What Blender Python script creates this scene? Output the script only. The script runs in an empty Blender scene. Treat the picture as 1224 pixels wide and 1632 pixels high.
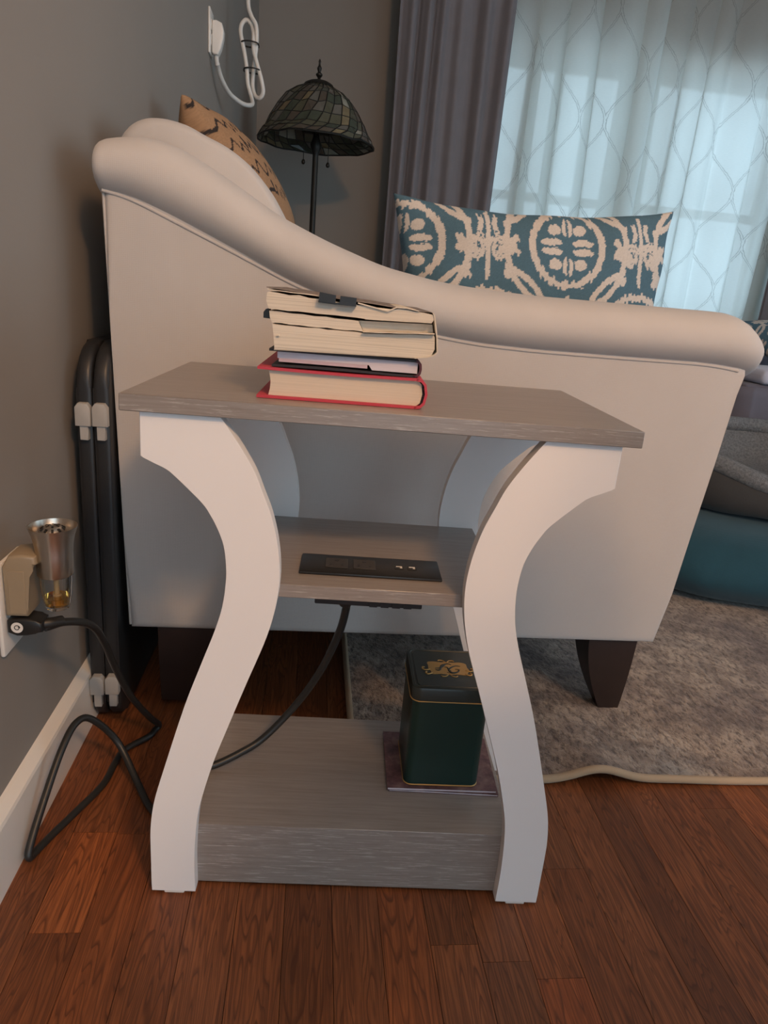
import bpy, bmesh, math, random
import numpy as np
from mathutils import Vector, Matrix

random.seed(7)
rng = np.random.default_rng(7)
sc = bpy.context.scene
COL = sc.collection
R = math.radians
PI = math.pi

# ------------------------------------------------------------------ camera
cam_d = bpy.data.cameras.new('camera')
cam = bpy.data.objects.new('camera', cam_d)
COL.objects.link(cam)
cam_d.sensor_fit = 'HORIZONTAL'
cam_d.sensor_width = 36.0
cam_d.lens = 1097.07 / 1224 * 36.0
cam_d.clip_start = 0.02
c_right = Vector((0.99252547, -0.09099844, 0.08131717))
c_up = Vector((-0.04922403, 0.31120649, 0.94906666))
c_fwd = Vector((0.11167001, 0.94597558, -0.30440105))
cm = Matrix.Identity(4)
for i in range(3):
    cm[i][0] = c_right[i]; cm[i][1] = c_up[i]; cm[i][2] = -c_fwd[i]
cm.translation = Vector((0.35085817, -0.65799932, 0.72136792))
cam.matrix_world = cm
sc.camera = cam

# ------------------------------------------------------------------ world, exposure
world = bpy.data.worlds.new('world')
sc.world = world
world.use_nodes = True
bg = world.node_tree.nodes['Background']
bg.inputs[0].default_value = (0.63, 0.84, 1.0, 1)
bg.inputs[1].default_value = 2.0
sc.view_settings.view_transform = 'Standard'
sc.view_settings.look = 'None'
sc.view_settings.gamma = 1.0
sc.view_settings.use_curve_mapping = False
sc.view_settings.exposure = 0.0
LAMP_POS = (1.12, -1.65, 2.28)
LAMP_W = 35.0
LAMP_COL = (1.0, 0.56, 0.27)

# ------------------------------------------------------------------ helpers
def link(o, parent=None):
    COL.objects.link(o)
    if parent is not None:
        o.parent = parent
    return o

def tag(o, label=None, cat=None, group=None, kind=None):
    if label: o['label'] = label
    if cat: o['category'] = cat
    if group: o['group'] = group
    if kind: o['kind'] = kind
    return o

def empty(name, loc=(0, 0, 0), rz=0.0, label=None, cat=None, group=None, kind=None, parent=None):
    o = bpy.data.objects.new(name, None)
    o.empty_display_size = 0.05
    o.location = loc
    o.rotation_euler = (0, 0, rz)
    link(o, parent)
    return tag(o, label, cat, group, kind)

def fin(name, bm, mat, parent=None, smooth=False, auto=None, loc=None, rz=None):
    bmesh.ops.recalc_face_normals(bm, faces=bm.faces)
    me = bpy.data.meshes.new(name)
    bm.to_mesh(me); bm.free()
    if mat is not None:
        me.materials.append(mat)
    if smooth:
        me.polygons.foreach_set('use_smooth', [True] * len(me.polygons))
        if auto:
            me.set_sharp_from_angle(angle=R(auto))
    o = bpy.data.objects.new(name, me)
    if loc is not None: o.location = loc
    if rz is not None: o.rotation_euler = (0, 0, rz)
    return link(o, parent)

def fromdata(name, v, f, mat, parent=None, smooth=True, auto=None):
    bm = bmesh.new()
    vs = [bm.verts.new(p) for p in v]
    for q in f:
        try: bm.faces.new([vs[i] for i in q])
        except ValueError: pass
    return fin(name, bm, mat, parent, smooth, auto)

def box(bm, x0, x1, y0, y1, z0, z1, bev=0.0, seg=2):
    r = bmesh.ops.create_cube(bm, size=1.0)
    vs = r['verts']
    for v in vs:
        v.co = Vector(((x0 + x1) / 2 + v.co.x * (x1 - x0), (y0 + y1) / 2 + v.co.y * (y1 - y0), (z0 + z1) / 2 + v.co.z * (z1 - z0)))
    if bev > 0:
        es = list({e for v in vs for e in v.link_edges})
        bmesh.ops.bevel(bm, geom=es, offset=bev, segments=seg, affect='EDGES', profile=0.5)
    return bm

def B(name, x0, x1, y0, y1, z0, z1, mat, parent=None, bev=0.0, seg=2, smooth=None):
    bm = box(bmesh.new(), x0, x1, y0, y1, z0, z1, bev, seg)
    sm = bev > 0 if smooth is None else smooth
    return fin(name, bm, mat, parent, sm, 40 if sm else None)

def prism(bm, pts, axis, a, b, bev=0.0, seg=2):
    """extrude 2-D outline; axis y: pts=(x,z); axis x: pts=(y,z); axis z: pts=(x,y)"""
    def P(p, t):
        return {'y': (p[0], t, p[1]), 'x': (t, p[0], p[1]), 'z': (p[0], p[1], t)}[axis]
    A = [bm.verts.new(P(p, a)) for p in pts]
    Bv = [bm.verts.new(P(p, b)) for p in pts]
    n = len(pts)
    fs = [bm.faces.new(A), bm.faces.new(Bv[::-1])]
    for i in range(n):
        fs.append(bm.faces.new((A[i], Bv[i], Bv[(i + 1) % n], A[(i + 1) % n])))
    if bev > 0:
        es = list(fs[0].edges) + list(fs[1].edges)
        bmesh.ops.bevel(bm, geom=es, offset=bev, segments=seg, affect='EDGES', profile=0.5)
    return bm

def catmull(pts, n=6, closed=False):
    P = [Vector(p) for p in pts]
    out = []
    m = len(P)
    rngi = range(m) if closed else range(m - 1)
    for i in rngi:
        if closed:
            p0, p1, p2, p3 = P[(i - 1) % m], P[i], P[(i + 1) % m], P[(i + 2) % m]
        else:
            p1, p2 = P[i], P[i + 1]
            p0 = P[i - 1] if i > 0 else p1 * 2 - p2
            p3 = P[i + 2] if i + 2 < m else p2 * 2 - p1
        for k in range(n):
            t = k / n
            out.append(0.5 * ((2 * p1) + (p2 - p0) * t + (2 * p0 - 5 * p1 + 4 * p2 - p3) * t * t + (3 * p1 - p0 - 3 * p2 + p3) * t ** 3))
    if not closed:
        out.append(P[-1].copy())
    return out

def tube(bm, pts, rad, sides=10, closed=False, flat=1.0):
    P = [Vector(p) for p in pts]
    n = len(P)
    rr = rad if isinstance(rad, (list, tuple)) else [rad] * n
    T = []
    for i in range(n):
        a = P[(i - 1) % n] if (closed or i > 0) else P[i]
        b = P[(i + 1) % n] if (closed or i < n - 1) else P[i]
        d = (b - a)
        T.append(d.normalized() if d.length > 1e-9 else Vector((0, 0, 1)))
    up = Vector((0, 0, 1)) if abs(T[0].z) < 0.9 else Vector((1, 0, 0))
    N = (up - T[0] * up.dot(T[0])).normalized()
    rings = []
    for i in range(n):
        N = N - T[i] * N.dot(T[i])
        N.normalize()
        Bn = T[i].cross(N)
        ring = []
        for k in range(sides):
            a = 2 * PI * k / sides
            ring.append(bm.verts.new(P[i] + N * math.cos(a) * rr[i] * flat + Bn * math.sin(a) * rr[i]))
        rings.append(ring)
    for i in range(n if closed else n - 1):
        a, b = rings[i], rings[(i + 1) % n]
        for k in range(sides):
            bm.faces.new((a[k], a[(k + 1) % sides], b[(k + 1) % sides], b[k]))
    if not closed:
        bm.faces.new(rings[0][::-1]); bm.faces.new(rings[-1])
    return bm

def TUBE(name, pts, rad, mat, parent=None, sides=10, n=6, closed=False):
    if n > 1: pts = catmull(pts, n, closed)
    return fin(name, tube(bmesh.new(), pts, rad, sides, closed), mat, parent, True, 60)

def lathe(bm, prof, n=32, c=(0, 0, 0), a0=0.0, a1=2 * PI):
    full = abs(a1 - a0 - 2 * PI) < 1e-6
    cols = n if full else n + 1
    rings = []
    for (r, z) in prof:
        if r < 1e-6:
            rings.append([bm.verts.new((c[0], c[1], c[2] + z))])
        else:
            rings.append([bm.verts.new((c[0] + r * math.cos(a0 + (a1 - a0) * k / n), c[1] + r * math.sin(a0 + (a1 - a0) * k / n), c[2] + z)) for k in range(cols)])
    for i in range(len(rings) - 1):
        a, b = rings[i], rings[i + 1]
        for k in range(n):
            k2 = (k + 1) % cols
            if len(a) == 1 and len(b) == 1: continue
            if len(a) == 1: bm.faces.new((a[0], b[k2], b[k]))
            elif len(b) == 1: bm.faces.new((a[k], a[k2], b[0]))
            else: bm.faces.new((a[k], a[k2], b[k2], b[k]))
    return bm

def LATHE(name, prof, mat, parent=None, n=32, c=(0, 0, 0), auto=35):
    return fin(name, lathe(bmesh.new(), prof, n, c), mat, parent, True, auto)

def interp(tab, x):
    return float(np.interp(x, [t[0] for t in tab], [t[1] for t in tab]))

# ------------------------------------------------------------------ materials
class NT:
    def __init__(s, name):
        s.m = bpy.data.materials.new(name); s.m.use_nodes = True
        s.t = s.m.node_tree; s.t.nodes.clear()
        s.out = s.t.nodes.new('ShaderNodeOutputMaterial')
    def n(s, typ, **kw):
        nd = s.t.nodes.new(typ)
        for k, v in kw.items(): setattr(nd, k, v)
        return nd
    def l(s, a, b): s.t.links.new(a, b)
    def val(s, sock, v):
        if isinstance(v, bpy.types.NodeSocket): s.l(v, sock)
        else: sock.default_value = v
    def math(s, op, a, b=None, c=None):
        nd = s.n('ShaderNodeMath', operation=op)
        s.val(nd.inputs[0], a)
        if b is not None: s.val(nd.inputs[1], b)
        if c is not None: s.val(nd.inputs[2], c)
        return nd.outputs[0]
    def mix(s, f, a, b):
        nd = s.n('ShaderNodeMix', data_type='RGBA')
        s.val(nd.inputs[0], f)
        s.val(nd.inputs[6], a if isinstance(a, bpy.types.NodeSocket) else (*a[:3], 1))
        s.val(nd.inputs[7], b if isinstance(b, bpy.types.NodeSocket) else (*b[:3], 1))
        return nd.outputs[2]
    def noise(s, vec, scale, detail=3, rough=0.5, dist=0.0):
        nd = s.n('ShaderNodeTexNoise')
        if vec is not None: s.l(vec, nd.inputs['Vector'])
        nd.inputs['Scale'].default_value = scale
        nd.inputs['Detail'].default_value = detail
        nd.inputs['Roughness'].default_value = rough
        nd.inputs['Distortion'].default_value = dist
        return nd.outputs['Fac']
    def mapping(s, vec, scale=(1, 1, 1), rot=(0, 0, 0), loc=(0, 0, 0)):
        nd = s.n('ShaderNodeMapping')
        s.l(vec, nd.inputs[0])
        nd.inputs['Scale'].default_value = scale
        nd.inputs['Rotation'].default_value = rot
        nd.inputs['Location'].default_value = loc
        return nd.outputs[0]
    def obj(s): return s.n('ShaderNodeTexCoord').outputs['Object']
    def pos(s): return s.n('ShaderNodeNewGeometry').outputs['Position']
    def ramp(s, f, stops):
        nd = s.n('ShaderNodeValToRGB')
        s.l(f, nd.inputs[0])
        el = nd.color_ramp.elements
        while len(el) < len(stops): el.new(0.5)
        for e, (p, c) in zip(el, stops):
            e.position = p
            e.color = (*c[:3], 1) if not isinstance(c, (int, float)) else (c, c, c, 1)
        return nd.outputs[0]
    def bsdf(s, color, rough=0.6, metal=0.0, spec=0.5, bump=None, bstr=0.2, bdist=0.002, **kw):
        b = s.n('ShaderNodeBsdfPrincipled')
        s.val(b.inputs['Base Color'], color if isinstance(color, bpy.types.NodeSocket) else (*color[:3], 1))
        s.val(b.inputs['Roughness'], rough)
        b.inputs['Metallic'].default_value = metal
        b.inputs['Specular IOR Level'].default_value = spec
        for k, v in kw.items(): s.val(b.inputs[k], v)
        if bump is not None:
            bn = s.n('ShaderNodeBump')
            bn.inputs['Strength'].default_value = bstr
            bn.inputs['Distance'].default_value = bdist
            s.l(bump, bn.inputs['Height'])
            s.l(bn.outputs[0], b.inputs['Normal'])
        s.l(b.outputs[0], s.out.inputs[0])
        return s.m

def simple(name, col, rough=0.6, metal=0.0, spec=0.5, var=0.08, scale=40, bstr=0.05, bscale=300, **kw):
    t = NT(name)
    v = t.obj()
    n = t.noise(v, scale, 3)
    lo = tuple(c * (1 - var) for c in col); hi = tuple(min(1, c * (1 + var)) for c in col)
    return t.bsdf(t.mix(n, lo, hi), rough, metal, spec, t.noise(v, bscale, 2), bstr, 0.001, **kw)

def fabric(name, col, scale=700, bstr=0.25, var=0.1, rough=0.9, vscale=12):
    t = NT(name)
    v = t.obj()
    n = t.noise(v, vscale, 4)
    lo = tuple(c * (1 - var) for c in col); hi = tuple(min(1, c * (1 + var)) for c in col)
    w1 = t.n('ShaderNodeTexWave', wave_type='BANDS', bands_direction='X'); t.l(v, w1.inputs[0]); w1.inputs['Scale'].default_value = scale / 4
    w2 = t.n('ShaderNodeTexWave', wave_type='BANDS', bands_direction='Z'); t.l(v, w2.inputs[0]); w2.inputs['Scale'].default_value = scale / 4
    h = t.math('ADD', t.math('MULTIPLY', w1.outputs[1], w2.outputs[1]), t.noise(v, scale, 2))
    return t.bsdf(t.mix(n, lo, hi), rough, 0, 0.2, h, bstr, 0.0006, **{'Sheen Weight': 0.15})

M = {}
M['wall'] = simple('wall_paint', (0.276, 0.250, 0.224), 0.75, var=0.03, scale=6, bstr=0.06, bscale=220, spec=0.3)
M['ceiling'] = simple('ceiling_paint', (0.72, 0.71, 0.69), 0.85, var=0.02)
M['trim'] = simple('trim_paint', (0.78, 0.74, 0.68), 0.35, var=0.03, scale=20)
M['white_lam'] = simple('white_laminate', (0.83, 0.82, 0.82), 0.42, var=0.015, scale=8, bstr=0.02)
M['sofa'] = fabric('cream_upholstery', (0.525, 0.495, 0.472), 520, 0.16, 0.05)
M['black_plastic'] = simple('black_plastic', (0.014, 0.014, 0.014), 0.38, var=0.1)
M['black_rubber'] = simple('black_rubber', (0.018, 0.018, 0.017), 0.42, var=0.1)
M['table_plastic'] = simple('charcoal_plastic', (0.018, 0.018, 0.019), 0.42, var=0.1, bstr=0.15, bscale=500)
M['latch'] = simple('grey_latch_plastic', (0.40, 0.39, 0.37), 0.5)
M['white_plastic'] = simple('white_plastic', (0.74, 0.72, 0.68), 0.35, var=0.02)
M['beige_plastic'] = simple('beige_plastic', (0.30, 0.235, 0.155), 0.4, var=0.04)
M['steel'] = simple('brushed_metal', (0.62, 0.56, 0.48), 0.28, 1.0, var=0.05)
M['chrome'] = simple('chrome', (0.75, 0.75, 0.75), 0.15, 1.0, var=0.02)
M['dark_wood'] = simple('espresso_wood', (0.028, 0.016, 0.013), 0.4, var=0.25, scale=30)
M['bronze'] = simple('dark_bronze', (0.028, 0.026, 0.022), 0.45, 0.6, var=0.25)
M['lead'] = simple('lead_came', (0.016, 0.016, 0.014), 0.5, 0.5, var=0.2)
M['gold'] = simple('gold_print', (0.45, 0.27, 0.09), 0.4, 0.35, var=0.08)
M['red_cloth'] = simple('red_book_cloth', (0.50, 0.045, 0.075), 0.6, bstr=0.2, bscale=900)
M['black_cloth'] = simple('black_book_cloth', (0.022, 0.02, 0.024), 0.6, bstr=0.2, bscale=900)
M['taupe_cover'] = simple('taupe_paper_cover', (0.20, 0.165, 0.145), 0.6)
M['maroon'] = simple('maroon_book_spine', (0.075, 0.012, 0.022), 0.55)
M['paper_cover'] = simple('cream_paper_cover', (0.62, 0.56, 0.46), 0.6)
M['tan_edge'] = fabric('tan_rug_binding', (0.40, 0.30, 0.20), 900, 0.3)
M['grey_drape'] = fabric('grey_drape', (0.20, 0.19, 0.205), 420, 0.3, 0.12)
M['grey_throw'] = fabric('grey_throw', (0.135, 0.125, 0.15), 420, 0.3, 0.12)
M['white_blanket'] = fabric('white_blanket', (0.55, 0.57, 0.68), 300, 0.3)
M['teal_velvet'] = fabric('teal_velvet', (0.018, 0.062, 0.085), 500, 0.25, 0.2)
M['bed_dark'] = fabric('charcoal_bed_fabric', (0.05, 0.05, 0.05), 400, 0.4, 0.2)
M['bed_tag'] = simple('grey_woven_tag', (0.22, 0.22, 0.23), 0.7)
M['dark_clothes'] = fabric('dark_clothes', (0.03, 0.032, 0.04), 400, 0.3)

def wood_laminate():
    t = NT('grey_wood_laminate')
    o = t.obj()
    v = t.mapping(o, (3.0, 60, 90))
    a = t.noise(v, 4.0, 6, 0.65, 0.4)
    v2 = t.mapping(o, (13, 170, 250))
    b = t.noise(v2, 2.2, 4, 0.7)
    c = t.noise(t.mapping(o, (1.2, 6, 6)), 3, 2)
    col = t.ramp(a, [(0.25, (0.20, 0.172, 0.155)), (0.5, (0.265, 0.235, 0.215)), (0.75, (0.32, 0.29, 0.268))])
    streak = t.ramp(b, [(0.55, 0), (0.64, 1)])
    # grooves filled white on the banded edges (front faces), faint on the flat tops
    nz = t.n('ShaderNodeSeparateXYZ'); t.l(t.n('ShaderNodeTexCoord').outputs['Normal'], nz.inputs[0])
    edge = t.math('ABSOLUTE', nz.outputs[1])
    k = t.math('MULTIPLY', streak, t.math('MULTIPLY_ADD', edge, 0.50, 0.05))
    col = t.mix(k, col, (0.58, 0.56, 0.54))
    col = t.mix(t.math('MULTIPLY', c, 0.35), col, (0.20, 0.175, 0.16))
    return t.bsdf(col, 0.34, 0, 0.8, b, 0.08, 0.001)
M['lam'] = wood_laminate()

def oak():
    t = NT('oak_floor')
    oi = t.n('ShaderNodeObjectInfo')
    rnd = oi.outputs['Random']
    pos = t.pos()
    sh = t.n('ShaderNodeVectorMath', operation='MULTIPLY_ADD')
    cmb = t.n('ShaderNodeCombineXYZ')
    t.l(rnd, cmb.inputs[0]); t.l(rnd, cmb.inputs[1]); t.l(rnd, cmb.inputs[2])
    t.l(cmb.outputs[0], sh.inputs[0]); sh.inputs[1].default_value = (37, 53, 0); t.l(pos, sh.inputs[2])
    v = sh.outputs[0]
    big = t.noise(t.mapping(v, (26, 2.2, 1)), 1.0, 2, 0.5, 0.3)
    # cathedral grain: iso-lines of a stretched noise
    iso = t.math('FRACT', t.math('MULTIPLY', big, 26.0))
    line = t.ramp(iso, [(0.0, 1), (0.16, 0.7), (0.36, 0.0), (0.86, 0.0), (1.0, 1)])
    pore = t.noise(t.mapping(v, (300, 8, 1)), 1.0, 4, 0.7)
    pk = t.ramp(pore, [(0.42, 1), (0.58, 0)])
    med = t.noise(t.mapping(v, (60, 3, 1)), 1.0, 3)
    base = t.mix(med, (0.18, 0.058, 0.020), (0.31, 0.105, 0.038))
    tint = t.n('ShaderNodeMix', data_type='RGBA', blend_type='MULTIPLY'); tint.inputs[0].default_value = 1
    t.l(base, tint.inputs[6]); t.l(oi.outputs['Color'], tint.inputs[7])
    dark = t.math('MAXIMUM', t.math('MULTIPLY', line, 0.72), t.math('MULTIPLY', pk, 0.5))
    col = t.mix(dark, tint.outputs[2], (0.045, 0.013, 0.006))
    return t.bsdf(col, t.ramp(pore, [(0.3, 0.50), (0.7, 0.36)]), 0, 0.4, pore, 0.08, 0.001)
M['oak'] = oak()

def pages(name, col, freq=1500.0, dark=0.35):
    t = NT(name)
    o = t.obj()
    v = t.mapping(o, (2, 2, 1))
    w = t.noise(t.mapping(o, (6, 6, freq)), 1.0, 3, 0.6)
    n = t.noise(o, 25, 2)
    lo = tuple(c * (1 - dark) for c in col)
    return t.bsdf(t.mix(t.ramp(w, [(0.3, 0.0), (0.55, 1.0)]), lo, t.mix(n, col, tuple(c * .94 for c in col))), 0.85, 0, 0.2, w, 0.25, 0.0005)
M['pages_cream'] = pages('cream_page_edges', (0.68, 0.575, 0.465), 1300, 0.12)
M['pages_white'] = pages('white_page_edges', (0.68, 0.64, 0.70), 1300, 0.12)
M['pages_pink'] = pages('pinkish_page_edges', (0.60, 0.47, 0.52), 1300, 0.12)
M['pages_old'] = pages('yellowed_page_edges', (0.72, 0.655, 0.55), 900, 0.25)

def rug_mat():
    t = NT('mottled_rug_pile')
    o = t.obj()
    a = t.noise(o, 3.2, 5, 0.65, 0.6)
    b = t.noise(t.mapping(o, (1, 0.5, 1), (0, 0, 0.6)), 95, 4, 0.8)
    c = t.noise(o, 16, 4, 0.7)
    col = t.ramp(a, [(0.34, (0.21, 0.165, 0.15)), (0.46, (0.36, 0.29, 0.235)), (0.56, (0.45, 0.37, 0.30)), (0.68, (0.30, 0.28, 0.26))])
    col = t.mix(t.ramp(c, [(0.38, 0.6), (0.6, 0)]), col, (0.085, 0.06, 0.058))
    col = t.mix(t.ramp(b, [(0.36, 0.85), (0.54, 0)]), col, (0.06, 0.043, 0.04))
    h = t.math('ADD', b, t.math('MULTIPLY', c, 0.6))
    return t.bsdf(col, 0.95, 0, 0.1, h, 0.9, 0.006, **{'Sheen Weight': 0.2})
M['rug'] = rug_mat()

def fleece():
    t = NT('grey_fleece')
    o = t.obj()
    b = t.noise(o, 150, 5, 0.75)
    col = t.ramp(b, [(0.35, (0.17, 0.18, 0.19)), (0.65, (0.33, 0.34, 0.35))])
    return t.bsdf(col, 0.95, 0, 0.1, b, 1.0, 0.01)
M['fleece'] = fleece()

def vcol(name, rough=0.85, scale=900):
    t = NT(name)
    a = t.n('ShaderNodeAttribute', attribute_name='col')
    o = t.obj()
    h = t.noise(o, scale, 2)
    return t.bsdf(a.outputs[0], rough, 0, 0.2, h, 0.35, 0.0008)
M['print'] = vcol('printed_cotton')
M['burlap'] = vcol('printed_burlap', 0.9, 600)

def sheer_mat():
    t = NT('patterned_sheer')
    uv = t.n('ShaderNodeTexCoord').outputs['UV']
    sp = t.n('ShaderNodeSeparateXYZ'); t.l(uv, sp.inputs[0])
    jig = t.math('MULTIPLY_ADD', t.noise(uv, 55, 2), 0.016, -0.008)
    u = t.math('ADD', sp.outputs[0], jig)
    P = 0.35
    s = t.math('MULTIPLY', t.math('SINE', t.math('MULTIPLY', sp.outputs[1], 2 * PI / 0.50)), P / 4)
    dA = t.math('ABSOLUTE', t.math('SUBTRACT', t.math('FLOORED_MODULO', t.math('ADD', t.math('SUBTRACT', u, s), P / 2), P), P / 2))
    dB = t.math('ABSOLUTE', t.math('SUBTRACT', t.math('FLOORED_MODULO', t.math('ADD', u, s), P), P / 2))
    d = t.math('MINIMUM', dA, dB)
    m = t.math('LESS_THAN', t.math('ABSOLUTE', t.math('SUBTRACT', d, 0.0062)), 0.0024)
    wv = t.noise(t.mapping(uv, (40, 400, 1)), 1, 2)
    base = t.mix(wv, (0.70, 0.73, 0.71), (0.78, 0.81, 0.79))
    col = t.mix(m, base, (0.50, 0.52, 0.51))
    df = t.n('ShaderNodeBsdfDiffuse'); t.l(col, df.inputs[0])
    tr = t.n('ShaderNodeBsdfTranslucent'); t.l(col, tr.inputs[0])
    mx = t.n('ShaderNodeMixShader'); mx.inputs[0].default_value = 0.66
    t.l(df.outputs[0], mx.inputs[1]); t.l(tr.outputs[0], mx.inputs[2])
    tp = t.n('ShaderNodeBsdfTransparent')
    mx2 = t.n('ShaderNodeMixShader'); t.val(mx2.inputs[0], t.math('MULTIPLY_ADD', m, 0.09, 0.90))
    t.l(tp.outputs[0], mx2.inputs[1]); t.l(mx.outputs[0], mx2.inputs[2])
    t.l(mx2.outputs[0], t.out.inputs[0])
    return t.m
M['sheer'] = sheer_mat()

def glass(name, col, rough=0.02, ior=1.45):
    t = NT(name)
    return t.bsdf(col, rough, 0, 0.5, **{'Transmission Weight': 1.0, 'IOR': ior})
M['glass'] = glass('clear_glass', (0.95, 0.95, 0.93))
def window_glass():
    t = NT('window_glass')
    tp = t.n('ShaderNodeBsdfTransparent'); tp.inputs[0].default_value = (.95, .97, .97, 1)
    gl = t.n('ShaderNodeBsdfGlossy'); gl.inputs['Roughness'].default_value = .02
    mx = t.n('ShaderNodeMixShader'); mx.inputs[0].default_value = .06
    t.l(tp.outputs[0], mx.inputs[1]); t.l(gl.outputs[0], mx.inputs[2]); t.l(mx.outputs[0], t.out.inputs[0])
    return t.m
M['winglass'] = window_glass()
M['oil'] = glass('amber_oil', (0.95, 0.55, 0.12), 0.02, 1.33)
def pane_glass(name, col):
    t = NT(name)
    o = t.obj()
    n = t.noise(o, 30, 4, 0.6, 0.5)
    return t.bsdf(t.mix(n, tuple(c * .9 for c in col), tuple(c * 1.8 for c in col)), 0.25, 0, 0.5, n, 0.3, 0.002, **{'Transmission Weight': 0.15})
PANES = [pane_glass('stained_glass_' + n, c) for n, c in [
    ('olive', (0.075, 0.075, 0.05)), ('moss', (0.05, 0.06, 0.042)), ('umber', (0.075, 0.062, 0.048)),
    ('smoke', (0.11, 0.105, 0.09)), ('pearl', (0.26, 0.25, 0.20)), ('amber', (0.16, 0.13, 0.075))]]

def tin_mat():
    t = NT('green_enamel')
    o = t.obj()
    n = t.noise(o, 20, 2)
    return t.bsdf(t.mix(n, (0.006, 0.024, 0.020), (0.009, 0.032, 0.026)), 0.30, 0, 0.5)
M['tin'] = tin_mat()
M['tin_lid'] = simple('dark_green_lid_enamel', (0.022, 0.027, 0.022), 0.33, var=0.05)
def booklet_mat():
    t = NT('mauve_printed_cover')
    o = t.obj()
    v = t.n('ShaderNodeTexVoronoi'); t.l(o, v.inputs[0]); v.inputs['Scale'].default_value = 90
    n = t.noise(o, 45, 4, 0.7)
    col = t.ramp(n, [(0.3, (0.045, 0.022, 0.028)), (0.5, (0.15, 0.075, 0.085)), (0.7, (0.26, 0.17, 0.16))])
    return t.bsdf(t.mix(t.math('MULTIPLY', v.outputs[0], 0.5), col, (0.05, 0.03, 0.035)), 0.5)
M['booklet'] = booklet_mat()
M['grey_siding'] = simple('pale_siding', (0.62, 0.66, 0.72), 0.7)
M['hedge'] = simple('green_foliage', (0.12, 0.2, 0.08), 0.9, var=0.5, scale=8)

# ------------------------------------------------------------------ the room (x from the left wall, y into the room, z up)
RX, RY0, RY1, RZ = 4.2, -2.45, 3.34, 2.5
floor = fin('floor', box(bmesh.new(), -0.12, RX + .12, RY0 - .12, RY1 + .12, -0.06, -0.018), M['oak'])
tag(floor, 'reddish brown oak strip floor', kind='structure')
floor.color = (0.9, 0.9, 0.9, 1)
# boards: individual pieces running away from the camera
pbm = bmesh.new(); box(pbm, -0.5, 0.5, -0.5, 0.5, -1, 0)
pm = bpy.data.meshes.new('plank'); pbm.to_mesh(pm); pbm.free(); pm.materials.append(M['oak'])
for v_ in pm.vertices:
    if v_.co.z > -0.5: v_.co.x *= 0.995
PW = 0.0572
X0 = 0.634 - 12 * PW
k = 0
TINT = {  # (row, y): colour of particular boards seen in the photo
}
row = 0
x = X0
while x < RX - 1.1:
    y = -1.0 - random.uniform(0, .6)
    cuts = []
    if row == 2: cuts = [-1.2, -0.034, 0.118, 0.9]
    elif row == 3: cuts = [-1.3, 0.115, 1.0]
    elif row == 12: cuts = [-0.9, -0.104, 0.75]
    elif row == 13: cuts = [-1.3, 0.05, 0.9]
    else:
        while y < RY1:
            cuts.append(y); y += random.uniform(0.55, 1.5)
    while cuts[-1] < RY1:
        cuts.append(cuts[-1] + random.uniform(0.7, 1.5))
    cuts[-1] = RY1
    for a, b in zip(cuts[:-1], cuts[1:]):
        if b - a < 0.03: continue
        o = bpy.data.objects.new('plank', pm)
        xa, xb = max(x, 0.0), x + PW
        o.location = ((xa + xb) / 2, (a + b) / 2, 0.0)
        o.scale = (xb - xa - 0.0004, b - a - 0.0005, 0.0178)
        g = random.uniform(0.72, 1.18); h = random.uniform(-0.08, 0.08)
        o.color = (g * (1 + h), g, g * (1 - h), 1)
        if row == 2 and abs(a + 0.034) < .01: o.color = (1.5, 1.4, 1.25, 1)
        if row == 12 and abs(b + 0.104) < .01: o.color = (1.35, 1.1, 0.95, 1)
        link(o, floor)
    x += PW; row += 1

def wall(name, pieces, label):
    bm = bmesh.new()
    for p in pieces: box(bm, *p)
    o = fin(name, bm, M['wall'])
    return tag(o, label, kind='structure')
wall('wall_left', [(-0.12, 0, RY0, RY1, -0.06, RZ)], 'grey painted wall on the left')
WX0, WX1, WZ0, WZ1 = 1.20, 2.86, 0.62, 1.94
wall('wall_back', [(-.12, WX0, RY1, RY1 + .14, -.06, RZ), (WX1, RX + .12, RY1, RY1 + .14, -.06, RZ),
                   (WX0, WX1, RY1, RY1 + .14, -.06, WZ0), (WX0, WX1, RY1, RY1 + .14, WZ1, RZ)], 'grey painted wall with the curtained window')
# unseen right and rear walls, their unglazed openings sized for cool fill light
wall('wall_right', [(RX, RX + .12, RY0, -2.0, -.06, RZ), (RX, RX + .12, 1.6, RY1, -.06, RZ), (RX, RX + .12, -2.0, 1.6, -.06, .45), (RX, RX + .12, -2.0, 1.6, 2.25, RZ)], 'grey painted wall on the right with a wide opening added for fill light')
wall('wall_front', [(-.12, 0.1, RY0 - .12, RY0, -.06, RZ), (4.0, RX + .12, RY0 - .12, RY0, -.06, RZ), (0.1, 4.0, RY0 - .12, RY0, 2.3, RZ)], 'grey painted wall behind the camera with a wide opening added for fill light')
c_ = fin('ceiling', box(bmesh.new(), -.12, RX + .12, RY0 - .12, RY1 + .14, RZ, RZ + .1), M['ceiling'])
tag(c_, 'white ceiling', kind='structure')

def baseboard(name, pts_axis, a, b, off, label, sign=1):
    prof = [(0, 0.0), (0.016, 0.0), (0.016, 0.088), (0.0145, 0.0925), (0.004, 0.101), (0.0, 0.103)]
    pr = [(off + sign * p[0], p[1]) for p in prof]
    bm = prism(bmesh.new(), pr, 'y' if pts_axis == 'y' else 'x', a, b)
    return tag(fin(name, bm, M['trim']), label, kind='structure')
baseboard('baseboard_left', 'y', RY0, RY1, 0.0, 'cream painted baseboard along the left wall')
baseboard('baseboard_back', 'x', 0.016, RX, RY1, 'cream painted baseboard along the window wall', -1)

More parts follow.
